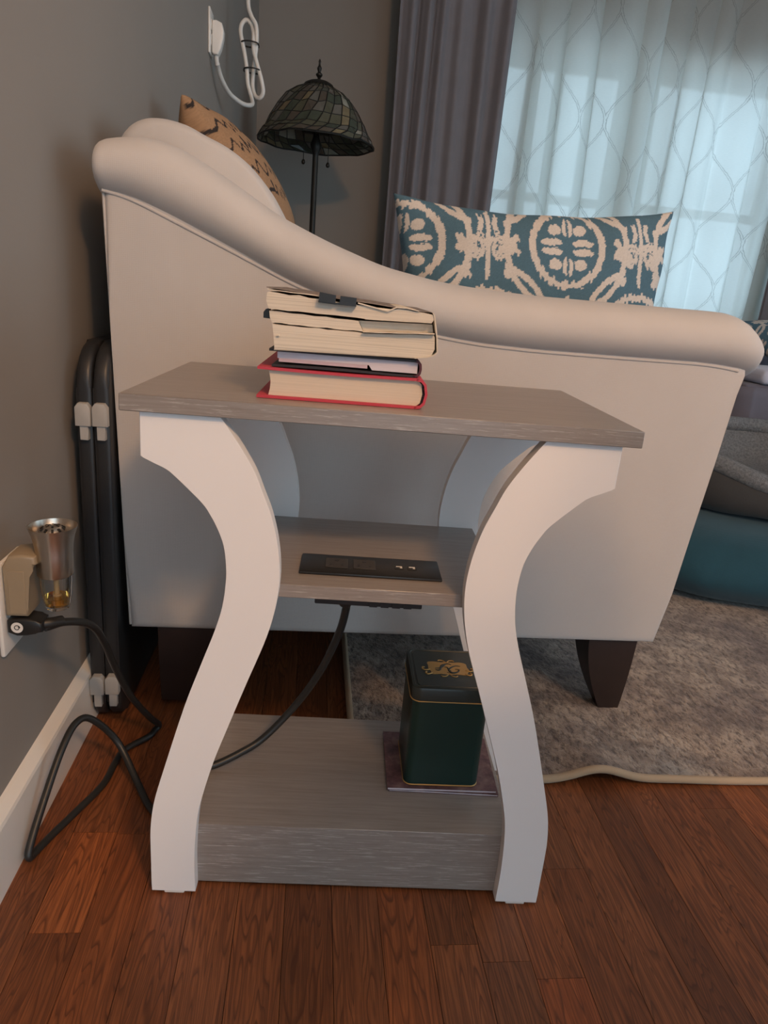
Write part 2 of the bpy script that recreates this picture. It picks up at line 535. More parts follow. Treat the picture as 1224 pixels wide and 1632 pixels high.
# window: frame, casing, sashes, panes
win = empty('window_1', ((WX0 + WX1) / 2, RY1, WZ0), 0, 'wide window behind the sheer curtains', kind='structure')
wx = (WX1 - WX0) / 2; wh = WZ1 - WZ0
def wbox(name, x0, x1, y0, y1, z0, z1, m): return B(name, x0, x1, y0, y1, z0, z1, m, win, 0.002, 1)
wbox('casing', -wx - .08, -wx, -.018, 0, -.08, wh + .08, M['trim']); wbox('casing', wx, wx + .08, -.018, 0, -.08, wh + .08, M['trim'])
wbox('casing', -wx, wx, -.018, 0, wh, wh + .08, M['trim']); wbox('sill', -wx - .1, wx + .1, -.030, 0, -.035, 0, M['trim'])
for i_ in range(2):
    a = -wx if i_ == 0 else 0.03; b = -0.03 if i_ == 0 else wx
    for (z0, z1, yy) in ((0, wh / 2 + .02, .05), (wh / 2 - .02, wh, .085)):
        s_ = fin('sash', box(box(box(box(bmesh.new(), a, a + .045, yy, yy + .035, z0, z1), b - .045, b, yy, yy + .035, z0, z1), a + .045, b - .045, yy, yy + .035, z0, z0 + .045), a + .045, b - .045, yy, yy + .035, z1 - .045, z1), M['trim'], win)
        t_ = B('pane', a + .045, b - .045, yy + .014, yy + .018, z0 + .045, z1 - .045, None, s_)
        t_.data.materials.append(M['winglass'])
wbox('mullion', -.03, .03, .03, .13, 0, wh, M['trim'])

# ------------------------------------------------------------------ ceiling light behind the camera (source of the warm light)
cl = empty('ceiling_light', (LAMP_POS[0], LAMP_POS[1], RZ), 0, 'brushed metal ceiling fixture with three glass globes behind the camera', 'ceiling light')
LATHE('canopy', [(0, 0), (.09, 0), (.085, -.02), (.03, -.035), (.0, -.035)], M['steel'], cl)
t_ = NT('frosted_lamp_globe')
e_ = t_.n('ShaderNodeEmission'); e_.inputs[0].default_value = (*LAMP_COL, 1); e_.inputs[1].default_value = 6
t_.l(e_.outputs[0], t_.out.inputs[0]); M['globe'] = t_.m
for i_ in range(3):
    a = i_ * 2 * PI / 3 + .5
    p = Vector((.11 * math.cos(a), .11 * math.sin(a), LAMP_POS[2] - RZ))
    TUBE('arm', [(0, 0, -.03), (p.x * .5, p.y * .5, -.05), (p.x, p.y, -.09), (p.x, p.y, p.z + .05)], .008, M['steel'], cl, 8)
    g = fin('globe', lathe(bmesh.new(), [(0, -.055), (.03, -.046), (.05, -.02), (.055, 0), (.05, .022), (.03, .046), (.0, .055)], 20, p), M['globe'], cl, True)
    ld = bpy.data.lights.new('bulb', 'POINT'); ld.energy = LAMP_W; ld.color = LAMP_COL; ld.shadow_soft_size = 0.06
    lo = bpy.data.objects.new('bulb', ld); lo.location = (p.x, p.y, p.z - .125); link(lo, cl)

# ------------------------------------------------------------------ side table
TH = R(3.15)
TROT = -TH
def tl(x, y, z=0.0):
    """side-table coordinates to room coordinates"""
    return (math.cos(TH) * x + math.sin(TH) * y + 0.424, -math.sin(TH) * x + math.cos(TH) * y, z)

tab = empty('side_table', tl(0, 0, 0), TROT, 'narrow grey wood and white side table with curved hourglass legs', 'side table')
TW, TD, TH_ = 0.2556, 0.2959, 0.61
B('tabletop', -TW, TW, 0, TD, TH_ - 0.0165, TH_, M['lam'], tab, 0.0007, 1)
outer = [(.2385, .5935), (.2385, .5487), (.2257, .5428), (.2138, .5374), (.2050, .5305), (.1789, .5050), (.1700, .4920), (.1628, .4780), (.1565, .4600), (.1538, .4385), (.1538, .4190), (.1572, .3910), (.1650, .3620), (.1784, .3233), (.1939, .2780), (.2044, .2430), (.2200, .1870), (.2305, .1480), (.2352, .1245), (.2380, .0990), (.2386, .078), (.2386, .0471), (.2386, .004)]
inner = [(.1614, .5935), (.1508, .5790), (.1380, .5600), (.1265, .5400), (.1180, .5190), (.1094, .4970), (.1030, .4725), (.0993, .4490), (.0982, .4270), (.0997, .4050), (.1040, .3800), (.1123, .3495), (.1302, .2989), (.1490, .2440), (.1655, .1940), (.1790, .1420), (.1832, .1190), (.1854, .0950), (.1867, .0700), (.1872, .0420), (.1862, .004)]
oc = [outer[0]] + [tuple(v)[:2] for v in catmull([(a, b, 0) for a, b in outer[1:]], 4)]
ic = [tuple(v)[:2] for v in catmull([(a, b, 0) for a, b in inner], 4)]
prof = oc + ic[::-1]
for y0 in (.006, .2500):
    for s in (-1, 1):
        bm = prism(bmesh.new(), [(s * p[0], p[1]) for p in prof], 'y', y0, y0 + .0160, 0.0008, 1)
        lg = fin('leg', bm, M['white_lam'], tab, True, 30)
        gx = s * .212
        g = B('glide', gx - .012, gx + .012, y0 + .001, y0 + .015, 0.0, .0045, M['white_plastic'], lg, .001, 1)
B('middle_shelf', -.1465, .1465, .022, .2500, .3985, .4140, M['lam'], tab, .0006, 1)
B('base_box', -.2010, .2010, .022, .2500, .0045, .0925, M['lam'], tab, .0006, 1)

# power strip let into the middle shelf
ps = empty('power_outlet_strip', tl(0, .0795, .414), TROT, 'black power strip with sockets and charging ports set into the middle shelf', 'power strip')
B('faceplate', -.0815, .0805, -.0275, .0290, 0, .0035, M['black_plastic'], ps, .0015, 2)
M['socket'] = simple('dark_socket_plastic', (0.04, 0.037, 0.035), 0.45)
for cx in (-.040, -.008):
    sk = B('socket', cx - .013, cx + .013, -.012, .016, .0034, .0045, M['socket'], ps, .0006, 1)
    for dx in (-.0065, .0065):
        B('slot', cx + dx - .0013, cx + dx + .0013, -.006, .001, .0044, .0048, M['black_plastic'], sk)
    LATHE('ground_hole', [(0, 0), (.0028, 0), (.0028, .0004), (0, .0004)], M['black_plastic'], sk, 12, (cx, .009, .0044))
for cx in (.0325, .0475):
    us = B('charging_port', cx - .0055, cx + .0055, -.005, .006, .0034, .0042, M['black_rubber'], ps, .0004, 1)
    B('contact', cx - .0035, cx + .0035, .0005, .0025, .0041, .0045, M['white_plastic'], us)
    B('contact', cx + .001, cx + .0035, -.003, .0005, .0041, .0045, M['white_plastic'], us)
hs = B('underside_housing', -.062, .060, -.030, .025, -.0340, -.0165, M['black_plastic'], ps, .001, 1)
for i_ in range(4):
    B('vent_rib', .000 + i_ * .013, .009 + i_ * .013, -.0318, -.030, -.0336, -.0280, M['black_plastic'], hs)
LATHE('cord_collar', [(0, 0), (.013, 0), (.010, -.004), (.0065, -.009), (0, -.009)], M['black_rubber'], ps, 16, (-.027, -.012, -.0335))

# power cord: from the wall plug over the floor and up to the strip
def rm(p): return Vector(p)
a_ = Vector(tl(-.027, .0675, .374)); 
cord_pts = [(.046, .118, .305), (.064, .140, .302), (.080, .175, .280), (.083, .215, .235), (.088, .250, .170), (.100, .280, .105), (.118, .315, .045), (.126, .342, .012),
            (.121, .335, .006), (.1150, .318, .006), (.087, .285, .006), (.0805, .255, .006), (.0765, .206, .006), (.058, .155, .006), (.040, .110, .006), (.030, .080, .007),
            (.0265, .066, .010), (.026, .075, .024), (.031, .120, .062), (.038, .165, .098), (.046, .200, .114), (.060, .222, .104), (.090, .236, .056), (.125, .200, .016), (.150, .162, .006), (.172, .140, .007),
            tl(-.232, .122, .014), tl(-.222, .118, .045), tl(-.214, .118, .082), tl(-.200, .119, .0985), tl(-.186, .121, .0995), tl(-.156, .136, .108), tl(-.125, .154, .122), tl(-.085, .165, .168), tl(-.053, .150, .233), tl(-.032, .120, .306), tl(-.0255, .088, .357), (a_.x, a_.y, a_.z)]
cord = TUBE('power_cord', cord_pts, .0050, M['black_rubber'], None, 12, 8)
tag(cord, 'black power cord looping over the floor from wall outlet to the table shelf', 'cord')

# ------------------------------------------------------------------ books on the table top
def bk(zx, zy):
    return (-.1233 + (zx - 135) * .00017, .7158 - (zy - 105) * .000158 + (zx - 135) * .0000131)

# red hardcover
b1 = empty('hardcover_book', tl(0, 0, .61), TROT, 'red hardcover book with cream pages, bottom of the stack', 'book', 'stacked books')
BY0, BD = .034, .225
def wavy_strip(name, x0, x1, z0f, z1f, y0, y1, mat, parent, n=24):
    bm = bmesh.new()
    pts = [(x0 + (x1 - x0) * i / n) for i in range(n + 1)]
    pr = [(x, z0f(x)) for x in pts] + [(x, z1f(x)) for x in pts[::-1]]
    prism(bm, pr, 'y', y0, y1)
    return fin(name, bm, mat, parent)
wavy_strip('cover', -.1308, .030, lambda x: .0004, lambda x: .0030, BY0, BY0 + BD, M['red_cloth'], b1)
wavy_strip('cover', -.1305, .030, lambda x: .0285 - .0008 * math.sin((x + .13) * 20), lambda x: .0310 - .0008 * math.sin((x + .13) * 20), BY0, BY0 + BD, M['red_cloth'], b1)
sp = [(.028, .0004), (.034, .0010), (.0385, .0055), (.0405, .0155), (.0385, .0255), (.034, .0302), (.028, .0310), (.028, .0285), (.033, .0275), (.0362, .0240), (.0378, .0155), (.0362, .0070), (.033, .0035), (.028, .0030)]
fin('spine', prism(bmesh.new(), sp, 'y', BY0, BY0 + BD), M['red_cloth'], b1, True, 40)
pg = [(-.1195, .0031), (.030, .0031), (.0338, .006), (.0355, .0155), (.0338, .025), (.030, .0283), (-.1195, .0276), (-.1180, .020), (-.1176, .0155), (-.1180, .010)]
fin('page_block', prism(bmesh.new(), pg, 'y', BY0 + .004, BY0 + BD - .004), M['pages_cream'], b1)
hb = bmesh.new()
for i_ in range(11):
    zz = .0055 + i_ * .0020
    xx = .0362 - .0028 * ((zz - .0155) / .011) ** 2
    tube(hb, [(xx - .0004, BY0 + .0035, zz), (xx + .0016, BY0 + .0035, zz)], .0008, 6)
fin('headband', hb, M['black_cloth'], b1)
# black hardcover
b2 = empty('hardcover_book', tl(.0, .0, .6412), TROT + R(-.6), 'thin black hardcover book with white pages, between the red book and the thick paperback', 'book', 'stacked books')
Y2, D2 = .038, .205
wavy_strip('cover', -.1175, .026, lambda x: .0002 + .0022 * max(0, math.sin((x + .1175) * 9)) * max(0, -x / .12), lambda x: .0022 + .0030 * max(0, math.sin((x + .1175) * 12)) * max(0, -x / .12), Y2, Y2 + D2, M['black_cloth'], b2)
wavy_strip('cover', -.1205, .026, lambda x: .0152, lambda x: .0176, Y2, Y2 + D2, M['black_cloth'], b2)
sp2 = [(.024, .0002), (.029, .001), (.0315, .004), (.0322, .009), (.0315, .0138), (.029, .0168), (.024, .0176), (.024, .0152), (.0275, .0148), (.0292, .0125), (.0298, .009), (.0292, .0055), (.0275, .0028), (.024, .0022)]
fin('spine', prism(bmesh.new(), sp2, 'y', Y2, Y2 + D2), M['maroon'], b2, True, 40)
wavy_strip('page_block', -.1125, .028, lambda x: .0085 if x < -.02 else .0038, lambda x: .0150, Y2 + .003, Y2 + D2 - .004, M['pages_white'], b2, 40)
wavy_strip('page_block', -.1110, -.0225, lambda x: .0050 - .012 * (x + .0225) * .05, lambda x: .0084, Y2 + .003, Y2 + D2 - .004, M['pages_pink'], b2)
# thick paperback with a warped page block
b3 = empty('paperback_book', tl(0, 0, 0), TROT, 'thick worn paperback with warped yellowed pages, top of the stack', 'book', 'stacked books')
Y3, D3 = .032, .200
def poly(name, zpts, y0, y1, mat, sm=False):
    return fin(name, prism(bmesh.new(), [bk(*p) for p in zpts], 'y', y0, y1), mat, b3, sm)
ZB = 468
def jag(x0, y0, x1, y1, n, amp):
    return [(x0 + (x1 - x0) * i / n, y0 + (y1 - y0) * i / n + (random.uniform(-amp, amp) if 0 < i < n else 0)) for i in range(n + 1)]
low = jag(188, 474, 1000, 524, 6, 0) + [(1060, 522), (1095, 512)] + [(1112, 470), (1106, 400)] + jag(1100, 384, 700, 374, 6, 2) + jag(690, 372, 172, 318, 10, 3) + [(180, 380), (186, 440)]
poly('page_block', low, Y3 + .001, Y3 + D3, M['pages_old'])
mid_l = jag(170, 310, 690, 364, 10, 3) + [(690, 362)] + jag(660, 300, 152, 240, 8, 3) + [(156, 280)]
poly('page_block', mid_l, Y3 + .002, Y3 + D3, M['pages_old'])
mid_r = [(662, 300), (1090, 322), (1100, 372), (692, 362)]
poly('page_block', mid_r, Y3 + .010, Y3 + D3, M['pages_old'])
top = jag(150, 228, 690, 286, 10, 3) + jag(700, 290, 1078, 313, 5, 1) + [(1092, 290), (1082, 262)] + jag(1030, 250, 880, 226, 3, 3) + jag(860, 232, 640, 204, 4, 5) + jag(600, 196, 150, 128, 8, 5) + [(138, 135), (134, 180)]
poly('page_block', top, Y3, Y3 + D3, M['pages_old'])
poly('loose_leaf', jag(690, 366, 1100, 378, 8, 2) + jag(1100, 373, 690, 361, 8, 2), Y3 - .004, Y3 + D3 * .5, M['pages_old'])
poly('loose_leaf', jag(140, 112, 430, 152, 6, 2) + jag(430, 157, 140, 118, 6, 2), Y3 - .001, Y3 + D3 * .8, M['pages_old'])
poly('loose_leaf', [(650, 190), (740, 215), (820, 238), (870, 215), (930, 220), (1000, 238), (1000, 243), (930, 226), (872, 222), (822, 245), (740, 222), (650, 197)], Y3 - .002, Y3 + D3 * .7, M['pages_old'])
poly('cover', jag(132, 100, 640, 180, 8, 3) + jag(650, 182, 1010, 240, 4, 3) + [(1080, 248)] + jag(1010, 244, 650, 187, 4, 2) + jag(640, 186, 132, 106, 8, 2), Y3 + .003, Y3 + D3, M['taupe_cover'])
poly('spine', [(1078, 250), (1092, 262), (1106, 320), (1122, 400), (1132, 488), (1118, 505), (1082, 520), (1000, 527), (1000, 522), (1080, 514), (1112, 500), (1124, 486), (1114, 402), (1098, 322), (1086, 268)], Y3 - .001, Y3 + D3, M['paper_cover'], False)
poly('back_cover', jag(186, 470, 1000, 521, 5, 0) + jag(1000, 526, 186, 475, 5, 0), Y3 + .001, Y3 + D3, M['paper_cover'])
poly('bookmark_tab', [(112, 285), (112, 250), (125, 232), (140, 228), (150, 290)], Y3 + .012, Y3 + .03, M['black_plastic'])
ck = poly('page_corner', [(198, 388), (215, 382), (215, 392)], Y3 - .001, Y3 + .003, M['pages_old'])
# binder clip gripping the top pages
clip = empty('binder_clip', tl(0, 0, 0), TROT, 'small black binder clip on the top pages of the paperback', 'binder clip')
x0, z0 = bk(430, 190); x1, z1 = bk(640, 212)
fin('clip_body', prism(bmesh.new(), [bk(428, 178), (bk(530, 192)), bk(642, 202), bk(642, 214), bk(530, 203), bk(428, 190)], 'y', Y3 - .004, Y3 + .010), M['black_plastic'], clip)
fin('clip_wing', prism(bmesh.new(), [bk(434, 130), bk(526, 148), bk(524, 196), bk(430, 186)], 'y', Y3 - .007, Y3 - .0045), M['black_plastic'], clip)
fin('clip_wing', prism(bmesh.new(), [bk(550, 152), bk(642, 164), bk(640, 214), bk(547, 204)], 'y', Y3 - .007, Y3 - .0045), M['black_plastic'], clip)

# ------------------------------------------------------------------ tin on two booklets, on the base box
for i_, (dz, dx, a, hh) in enumerate(((0, .004, -1.0, .0035), (.0036, 0, .6, .004))):
    bo = empty('booklet', tl(.1185 + dx, .152, .0926 + dz), TROT + R(a), ['lower thin booklet under the green tin, mostly hidden', 'mauve patterned booklet directly under the green tin'][i_], 'booklet', 'booklets under the tin')
    B('cover', -.0735, .0735, -.0605, .0605, hh - .0007, hh, M['booklet'], bo)
    B('pages', -.0725, .0725, -.0598, .0600, .0006, hh - .0007, M['pages_white'], bo)
    B('back_cover', -.0735, .0735, -.0605, .0605, 0, .0006, M['booklet'], bo)

def rrect(w, d, r, n=6):
    pts = []
    for (cx, cy, a0) in ((w / 2 - r, d / 2 - r, 0), (-w / 2 + r, d / 2 - r, 90), (-w / 2 + r, -d / 2 + r, 180), (w / 2 - r, -d / 2 + r, 270)):
        for i in range(n + 1):
            a = R(a0 + 90 * i / n)
            pts.append((cx + r * math.cos(a), cy + r * math.sin(a)))
    return pts
def loft(bm, secs):
    rings = [[bm.verts.new((x, y, z)) for (x, y) in pts] for (pts, z) in secs]
    n = len(rings[0])
    for a, b in zip(rings[:-1], rings[1:]):
        for k in range(n):
            bm.faces.new((a[k], a[(k + 1) % n], b[(k + 1) % n], b[k]))
    bm.faces.new(rings[0][::-1]); bm.faces.new(rings[-1])
    return bm
tin = empty('tea_tin', tl(.1165, .1475, .1004), TROT + R(1.0), 'dark green square tin with gold monogram lid on the base shelf', 'tin')
S_ = .1000
fin('tin_body', loft(bmesh.new(), [(rrect(S_ - .004, S_ - .004, .010), .0), (rrect(S_, S_, .011), .002), (rrect(S_, S_, .011), .132)]), M['tin'], tin, True, 40)
fin('base_rim', loft(bmesh.new(), [(rrect(S_ - .001, S_ - .001, .0105), .0), (rrect(S_ + .0012, S_ + .0012, .0115), .0006), (rrect(S_ + .0012, S_ + .0012, .0115), .0016), (rrect(S_, S_, .011), .0022)]), M['gold'], tin, True, 40)
ld_ = fin('lid', loft(bmesh.new(), [(rrect(S_ + .0030, S_ + .0030, .0125), .1295), (rrect(S_ + .0030, S_ + .0030, .0125), .1450), (rrect(S_ + .0010, S_ + .0010, .0115), .1480), (rrect(S_ - .005, S_ - .005, .009), .1485), (rrect(S_ - .007, S_ - .007, .008), .1475), (rrect(S_ - .011, S_ - .011, .007), .1475), (rrect(S_ - .013, S_ - .013, .006), .1484)]), M['tin_lid'], tin, True, 30)
fin('lid_rim', tube(bmesh.new(), [(x, y, .1296) for x, y in rrect(S_ + .0036, S_ + .0036, .0128)], .0008, 6, True), M['gold'], ld_, True)
# gold cartouche with dark script letters
em = fin('emblem', prism(bmesh.new(), [tuple(v)[:2] for v in catmull([(-.026, .014, 0), (-.018, .0165, 0), (-.008, .015, 0), (0, .0165, 0), (.008, .015, 0), (.018, .0165, 0), (.0265, .013, 0), (.027, .004, 0), (.029, -.003, 0), (.026, -.010, 0), (.022, -.0155, 0), (.010, -.0145, 0), (0, -.016, 0), (-.010, -.0145, 0), (-.022, -.0155, 0), (-.0235, -.008, 0), (-.026, -.002, 0), (-.0255, .006, 0)], 3, True)], 'z', .1484, .1488), M['gold'], tin)
cur = bmesh.new()
for s in (-1, 1):
    tube(cur, catmull([(s * .024, -.004, .1487), (s * .030, -.006, .1487), (s * .034, -.003, .1487), (s * .0335, .001, .1487), (s * .0310, .0005, .1487)], 4), .0011, 6)
    tube(cur, catmull([(s * .022, -.013, .1487), (s * .028, -.016, .1487), (s * .031, -.013, .1487), (s * .029, -.0105, .1487)], 4), .0011, 6)
    tube(cur, catmull([(s * .001, .015, .1487), (s * .004, .0195, .1487), (s * .009, .0205, .1487), (s * .011, .0185, .1487)], 4), .0008, 6)
    tube(cur, catmull([(s * .001, -.015, .1487), (s * .004, -.0195, .1487), (s * .009, -.0205, .1487), (s * .011, -.0185, .1487)], 4), .0008, 6)
fin('scrollwork', cur, M['gold'], em, True)
let = bmesh.new()
def stroke(pts, r): tube(let, catmull([(x, y, .1489) for x, y in pts], 5), [r * (.45 + .55 * math.sin(PI * i / (len(pts) * 5 - 5))) for i in range((len(pts) - 1) * 5 + 1)], 6, False, .35)
# first letter: script R
stroke([(-.017, -.001), (-.011, .000), (-.006, .004), (-.002, .010), (.003, .0115), (.006, .009)], .0016)
stroke([(-.004, .0105), (-.008, .006), (-.010, -.003), (-.013, -.006), (-.017, -.004)], .0015)
stroke([(-.004, .003), (.000, .002), (.001, -.003), (.004, -.006)], .0013)
# second letter: script G
stroke([(.018, .006), (.012, .007), (.005, .002), (.001, -.005), (.005, -.0105), (.012, -.009), (.015, -.003), (.010, -.002)], .0016)
stroke([(.015, -.002), (.013, -.008), (.006, -.0125), (-.002, -.010)], .0013)
fin('script_lettering', let, M['tin_lid'], em, True)

# ------------------------------------------------------------------ sofa seen from its near arm
sofa = empty('sofa', (0, 0, 0), 0, 'cream upholstered sofa with sloping rolled arm beside the side table', 'sofa')
SY = .385
SEAM = [(.045, .8215), (.055, .8205), (.0914, .8133), (.1699, .7812), (.2384, .7530), (.3094, .7223), (.4012, .6908), (.47, .674), (.5343, .6625), (.60, .656), (.6803, .6532), (.8302, .6529), (.95, .6535), (1.0, .6500), (1.03, .6440)]
TOPZ = [(.02, .882), (.045, .885), (.062, .890), (.0912, .896), (.12, .896), (.1541, .888), (.2232, .852), (.2861, .815), (.3601, .785), (.4459, .757), (.5332, .742), (.6, .737), (.6817, .734), (.834, .7335), (1.002, .7335), (1.030, .729), (1.07, .715)]
def sm(tab, x):  # smoothed lookup
    return sum(interp(tab, x + d) for d in (-.02, -.01, 0, .01, .02)) / 5
# panel
NS = 40
xs = [.0565 + (1.018 - .0565) * i / NS for i in range(NS + 1)]
top_l = [(x, sm(SEAM, x) + .010) for x in xs]
pan = [(.0735, .163)] + [(.0735 + (.0565 - .0735) * t, .163 + (.83 - .163) * t) for t in (.25, .5, .75)] + top_l + [(1.030, .660), (1.027, .640), (1.0215, .61), (1.012, .50), (1.0, .38), (.989, .26), (.98, .163)]
bm = prism(bmesh.new(), pan, 'y', SY, SY + .15, .014, 4)
fin('arm_panel', bm, M['sofa'], sofa, True, 50)
# roll
bm = bmesh.new()
rings = []
NR, NK = 90, 36
XA, XB = .0495, 1.046
for i in range(NR + 1):
    t = i / NR
    x = XA + (XB - XA) * t
    # finer steps at the two ends
    x = XA + (XB - XA) * (0.5 - 0.5 * math.cos(PI * t)) if (t < .12 or t > .88) else XA + (XB - XA) * t
    ts = (t - .12) / .76
    if .12 <= t <= .88:
        xa = XA + (XB - XA) * (0.5 - 0.5 * math.cos(PI * .12)); xb = XA + (XB - XA) * (0.5 - 0.5 * math.cos(PI * .88))
        x = xa + (xb - xa) * ts
    s = sm(SEAM, x) - .0125; tp = sm(TOPZ, x)
    e = 1.0
    dl, dr = x - XA, XB - x
    if dr < .055: e = max(.02, math.sqrt(max(0, 1 - ((.055 - dr) / .055) ** 2)))
    if dl < .012: e = max(.0, math.sqrt(max(0, 1 - ((.012 - dl) / .012) ** 2)))
    zc = s + (tp - s) * .48; hz = (tp - s) / 2
    ring = []
    for k in range(NK):
        a = 2 * PI * k / NK
        ca, sa = math.cos(a), math.sin(a)
        n_ = 2.5
        rr_ = (abs(ca) ** n_ + abs(sa) ** n_) ** (-1 / n_)
        yy = SY + .066 + .088 * ca * rr_
        zz = zc + (hz * 1.04 if sa > 0 else hz) * sa * rr_
        if sa < 0 and ca < 0: yy += .022 * (-sa) ** 1.5   # tucks in towards the seam
        ee = .80 + .20 * e
        zz = zc + (zz - zc) * ((.22 + .78 * e ** .9) if dr < .055 and zz > zc else (1.0 if dr < .055 else .84 + .16 * e))
        yy = SY + .066 + (yy - SY - .066) * (ee if dr < .055 else .9 + .1 * e)
        ring.append(bm.verts.new((x, yy, zz)))
    rings.append(ring)
for a, b in zip(rings[:-1], rings[1:]):
    for k in range(NK):
        bm.faces.new((a[k], a[(k + 1) % NK], b[(k + 1) % NK], b[k]))
bm.faces.new(rings[0][::-1]); bm.faces.new(rings[-1])
fin('arm_roll', bm, M['sofa'], sofa, True, 60)
TUBE('piping', [(x, SY + .0005, sm(SEAM, x)) for x in [.057 + (1.014 - .057) * i / 40 for i in range(41)]], .0026, M['sofa'], sofa, 8, 2)
TUBE('piping', [(.057 + (.0735 - .057) * t, SY + .006, .818 + (.17 - .818) * t) for t in (0, .33, .66, 1)], .0022, M['sofa'], sofa, 8, 2)
# frame, seat, back, cushions, far arm
B('seat_base', .10, .965, SY + .15, 2.15, .163, .36, M['sofa'], sofa, .015, 3)
for j in range(2):
    y0 = SY + .165 + j * .80
    B('seat_cushion', .22, 1.0, y0, y0 + .79, .36, .47, M['sofa'], sofa, .035, 4)
bm = prism(bmesh.new(), [(.078, .36), (.30, .36), (.215, .80), (.17, .845), (.11, .85), (.063, .82)], 'y', SY + .15, 2.15, .015, 3)
fin('backrest', bm, M['sofa'], sofa, True, 50)
# plump end section of the back above the arm
PRF = [(.050, .80), (.036, .90), (.044, .927), (.068, .944), (.099, .9485), (.135, .943), (.165, .931), (.200, .917), (.233, .896), (.262, .867), (.282, .840), (.302, .80), (.33, .70), (.35, .55), (.34, .45), (.25, .44), (.10, .46), (.058, .60)]
PRFc = [tuple(v)[:2] for v in catmull([(a, b, 0) for a, b in PRF], 4, True)]
cx = sum(p[0] for p in PRFc) / len(PRFc); cz = sum(p[1] for p in PRFc) / len(PRFc)
secs = []
def cush(name, y0, y1, sc_=1.0, dx=0):
    bm = bmesh.new(); rg = []
    for i in range(15):
        t = i / 14
        y = y0 + (y1 - y0) * (0.5 - 0.5 * math.cos(PI * t))
        d = min(y - y0, y1 - y); f = math.sqrt(max(0, 1 - max(0, 1 - d / .05) ** 2)) * .10 + .90
        rg.append([bm.verts.new((cx + dx + (p[0] - cx) * f * sc_, y, cz + (p[1] - cz) * f * sc_)) for p in PRFc])
    n = len(PRFc)
    for a, b in zip(rg[:-1], rg[1:]):
        for k in range(n): bm.faces.new((a[k], a[(k + 1) % n], b[(k + 1) % n], b[k]))
    bm.faces.new(rg[0][::-1]); bm.faces.new(rg[-1])
    return fin(name, bm, M['sofa'], sofa, True, 60)
cush('back_cushion', SY + .155, .80)
cush('back_cushion', .81, 1.45, .86, -.02)
cush('back_cushion', 1.46, 2.12, .86, -.02)
B('far_arm', .06, 1.0, 2.15, 2.30, .163, .70, M['sofa'], sofa, .03, 3)
def sofa_leg(x0, x1, y0, y1, tx, ty):
    """block foot with a curved taper towards (tx, ty)"""
    bm = bmesh.new(); rg = []
    for i in range(9):
        t = i / 8
        k = 1 - .58 * t ** 1.7
        z = .168 - .158 * t
        ax = tx + (x0 - tx) * k; bx = tx + (x1 - tx) * (1 - .62 * t)
        ay = ty + (y0 - ty) * k; by = ty + (y1 - ty) * k
        rg.append([bm.verts.new(p) for p in ((ax, ay, z), (bx, ay, z), (bx, by, z), (ax, by, z))])
    for a, b in zip(rg[:-1], rg[1:]):
        for k in range(4): bm.faces.new((a[k], a[(k + 1) % 4], b[(k + 1) % 4], b[k]))
    bm.faces.new(rg[0][::-1]); bm.faces.new(rg[-1])
    return fin('leg', bm, M['dark_wood'], sofa, True, 40)
sofa_leg(.862, .952, .398, .470, .952, .430)
sofa_leg(.862, .952, 2.19, 2.27, .952, 2.23)
sofa_leg(.235, .115, .398, .470, .115, .430)
sofa_leg(.235, .115, 2.19, 2.27, .115, 2.23)

# ------------------------------------------------------------------ cushions
def pillow(name, w, h, th, nx, nz, colfun, mat, loc, rot, parent=None, pinch=.05, pw=.45, wr=.004):
    u = np.linspace(-1, 1, nx); v = np.linspace(-1, 1, nz)
    # denser rows towards the rim keep the seam round
    U, V = np.meshgrid(u, v)
    X = w / 2 * U * (1 - pinch * (1 - V ** 2) * U ** 2)
    Z = h / 2 * V * (1 - pinch * (1 - U ** 2) * V ** 2)
    Tk = th / 2 * (np.clip((1 - U ** 2) * (1 - V ** 2), 0, 1)) ** pw
    wrk = wr * np.sin(9 * U + 4 * V) * np.sin(7 * V - 3 * U + 1) * (1 - (1 - U ** 2) * (1 - V ** 2))
    vs, cols = [], []
    F = np.stack([X, -Tk + wrk, Z], -1).reshape(-1, 3)
    Bk = np.stack([X, Tk + wrk, Z], -1).reshape(-1, 3)
    idx = np.arange(nx * nz).reshape(nz, nx)
    f1 = np.stack([idx[:-1, :-1], idx[:-1, 1:], idx[1:, 1:], idx[1:, :-1]], -1).reshape(-1, 4)
    bidx = idx + nx * nz
    inner_mask = np.zeros((nz, nx), bool); inner_mask[1:-1, 1:-1] = True
    bidx = np.where(inner_mask, bidx, idx)
    f2 = np.stack([bidx[:-1, :-1], bidx[1:, :-1], bidx[1:, 1:], bidx[:-1, 1:]], -1).reshape(-1, 4)
    me = bpy.data.meshes.new(name)
    allv = np.concatenate([F, Bk])
    me.from_pydata(allv.tolist(), [], np.concatenate([f1, f2]).tolist())
    c = colfun(allv[:, 0], allv[:, 2], np.concatenate([-np.ones(len(F)), np.ones(len(Bk))]))
    at = me.color_attributes.new('col', 'FLOAT_COLOR', 'POINT')
    at.data.foreach_set('color', np.concatenate([c, np.ones((len(c), 1))], 1).astype(np.float32).ravel())
    me.polygons.foreach_set('use_smooth', [True] * len(me.polygons))
    me.materials.append(mat)
    o = bpy.data.objects.new(name, me)
    o.location = loc; o.rotation_euler = rot
    return link(o, parent)

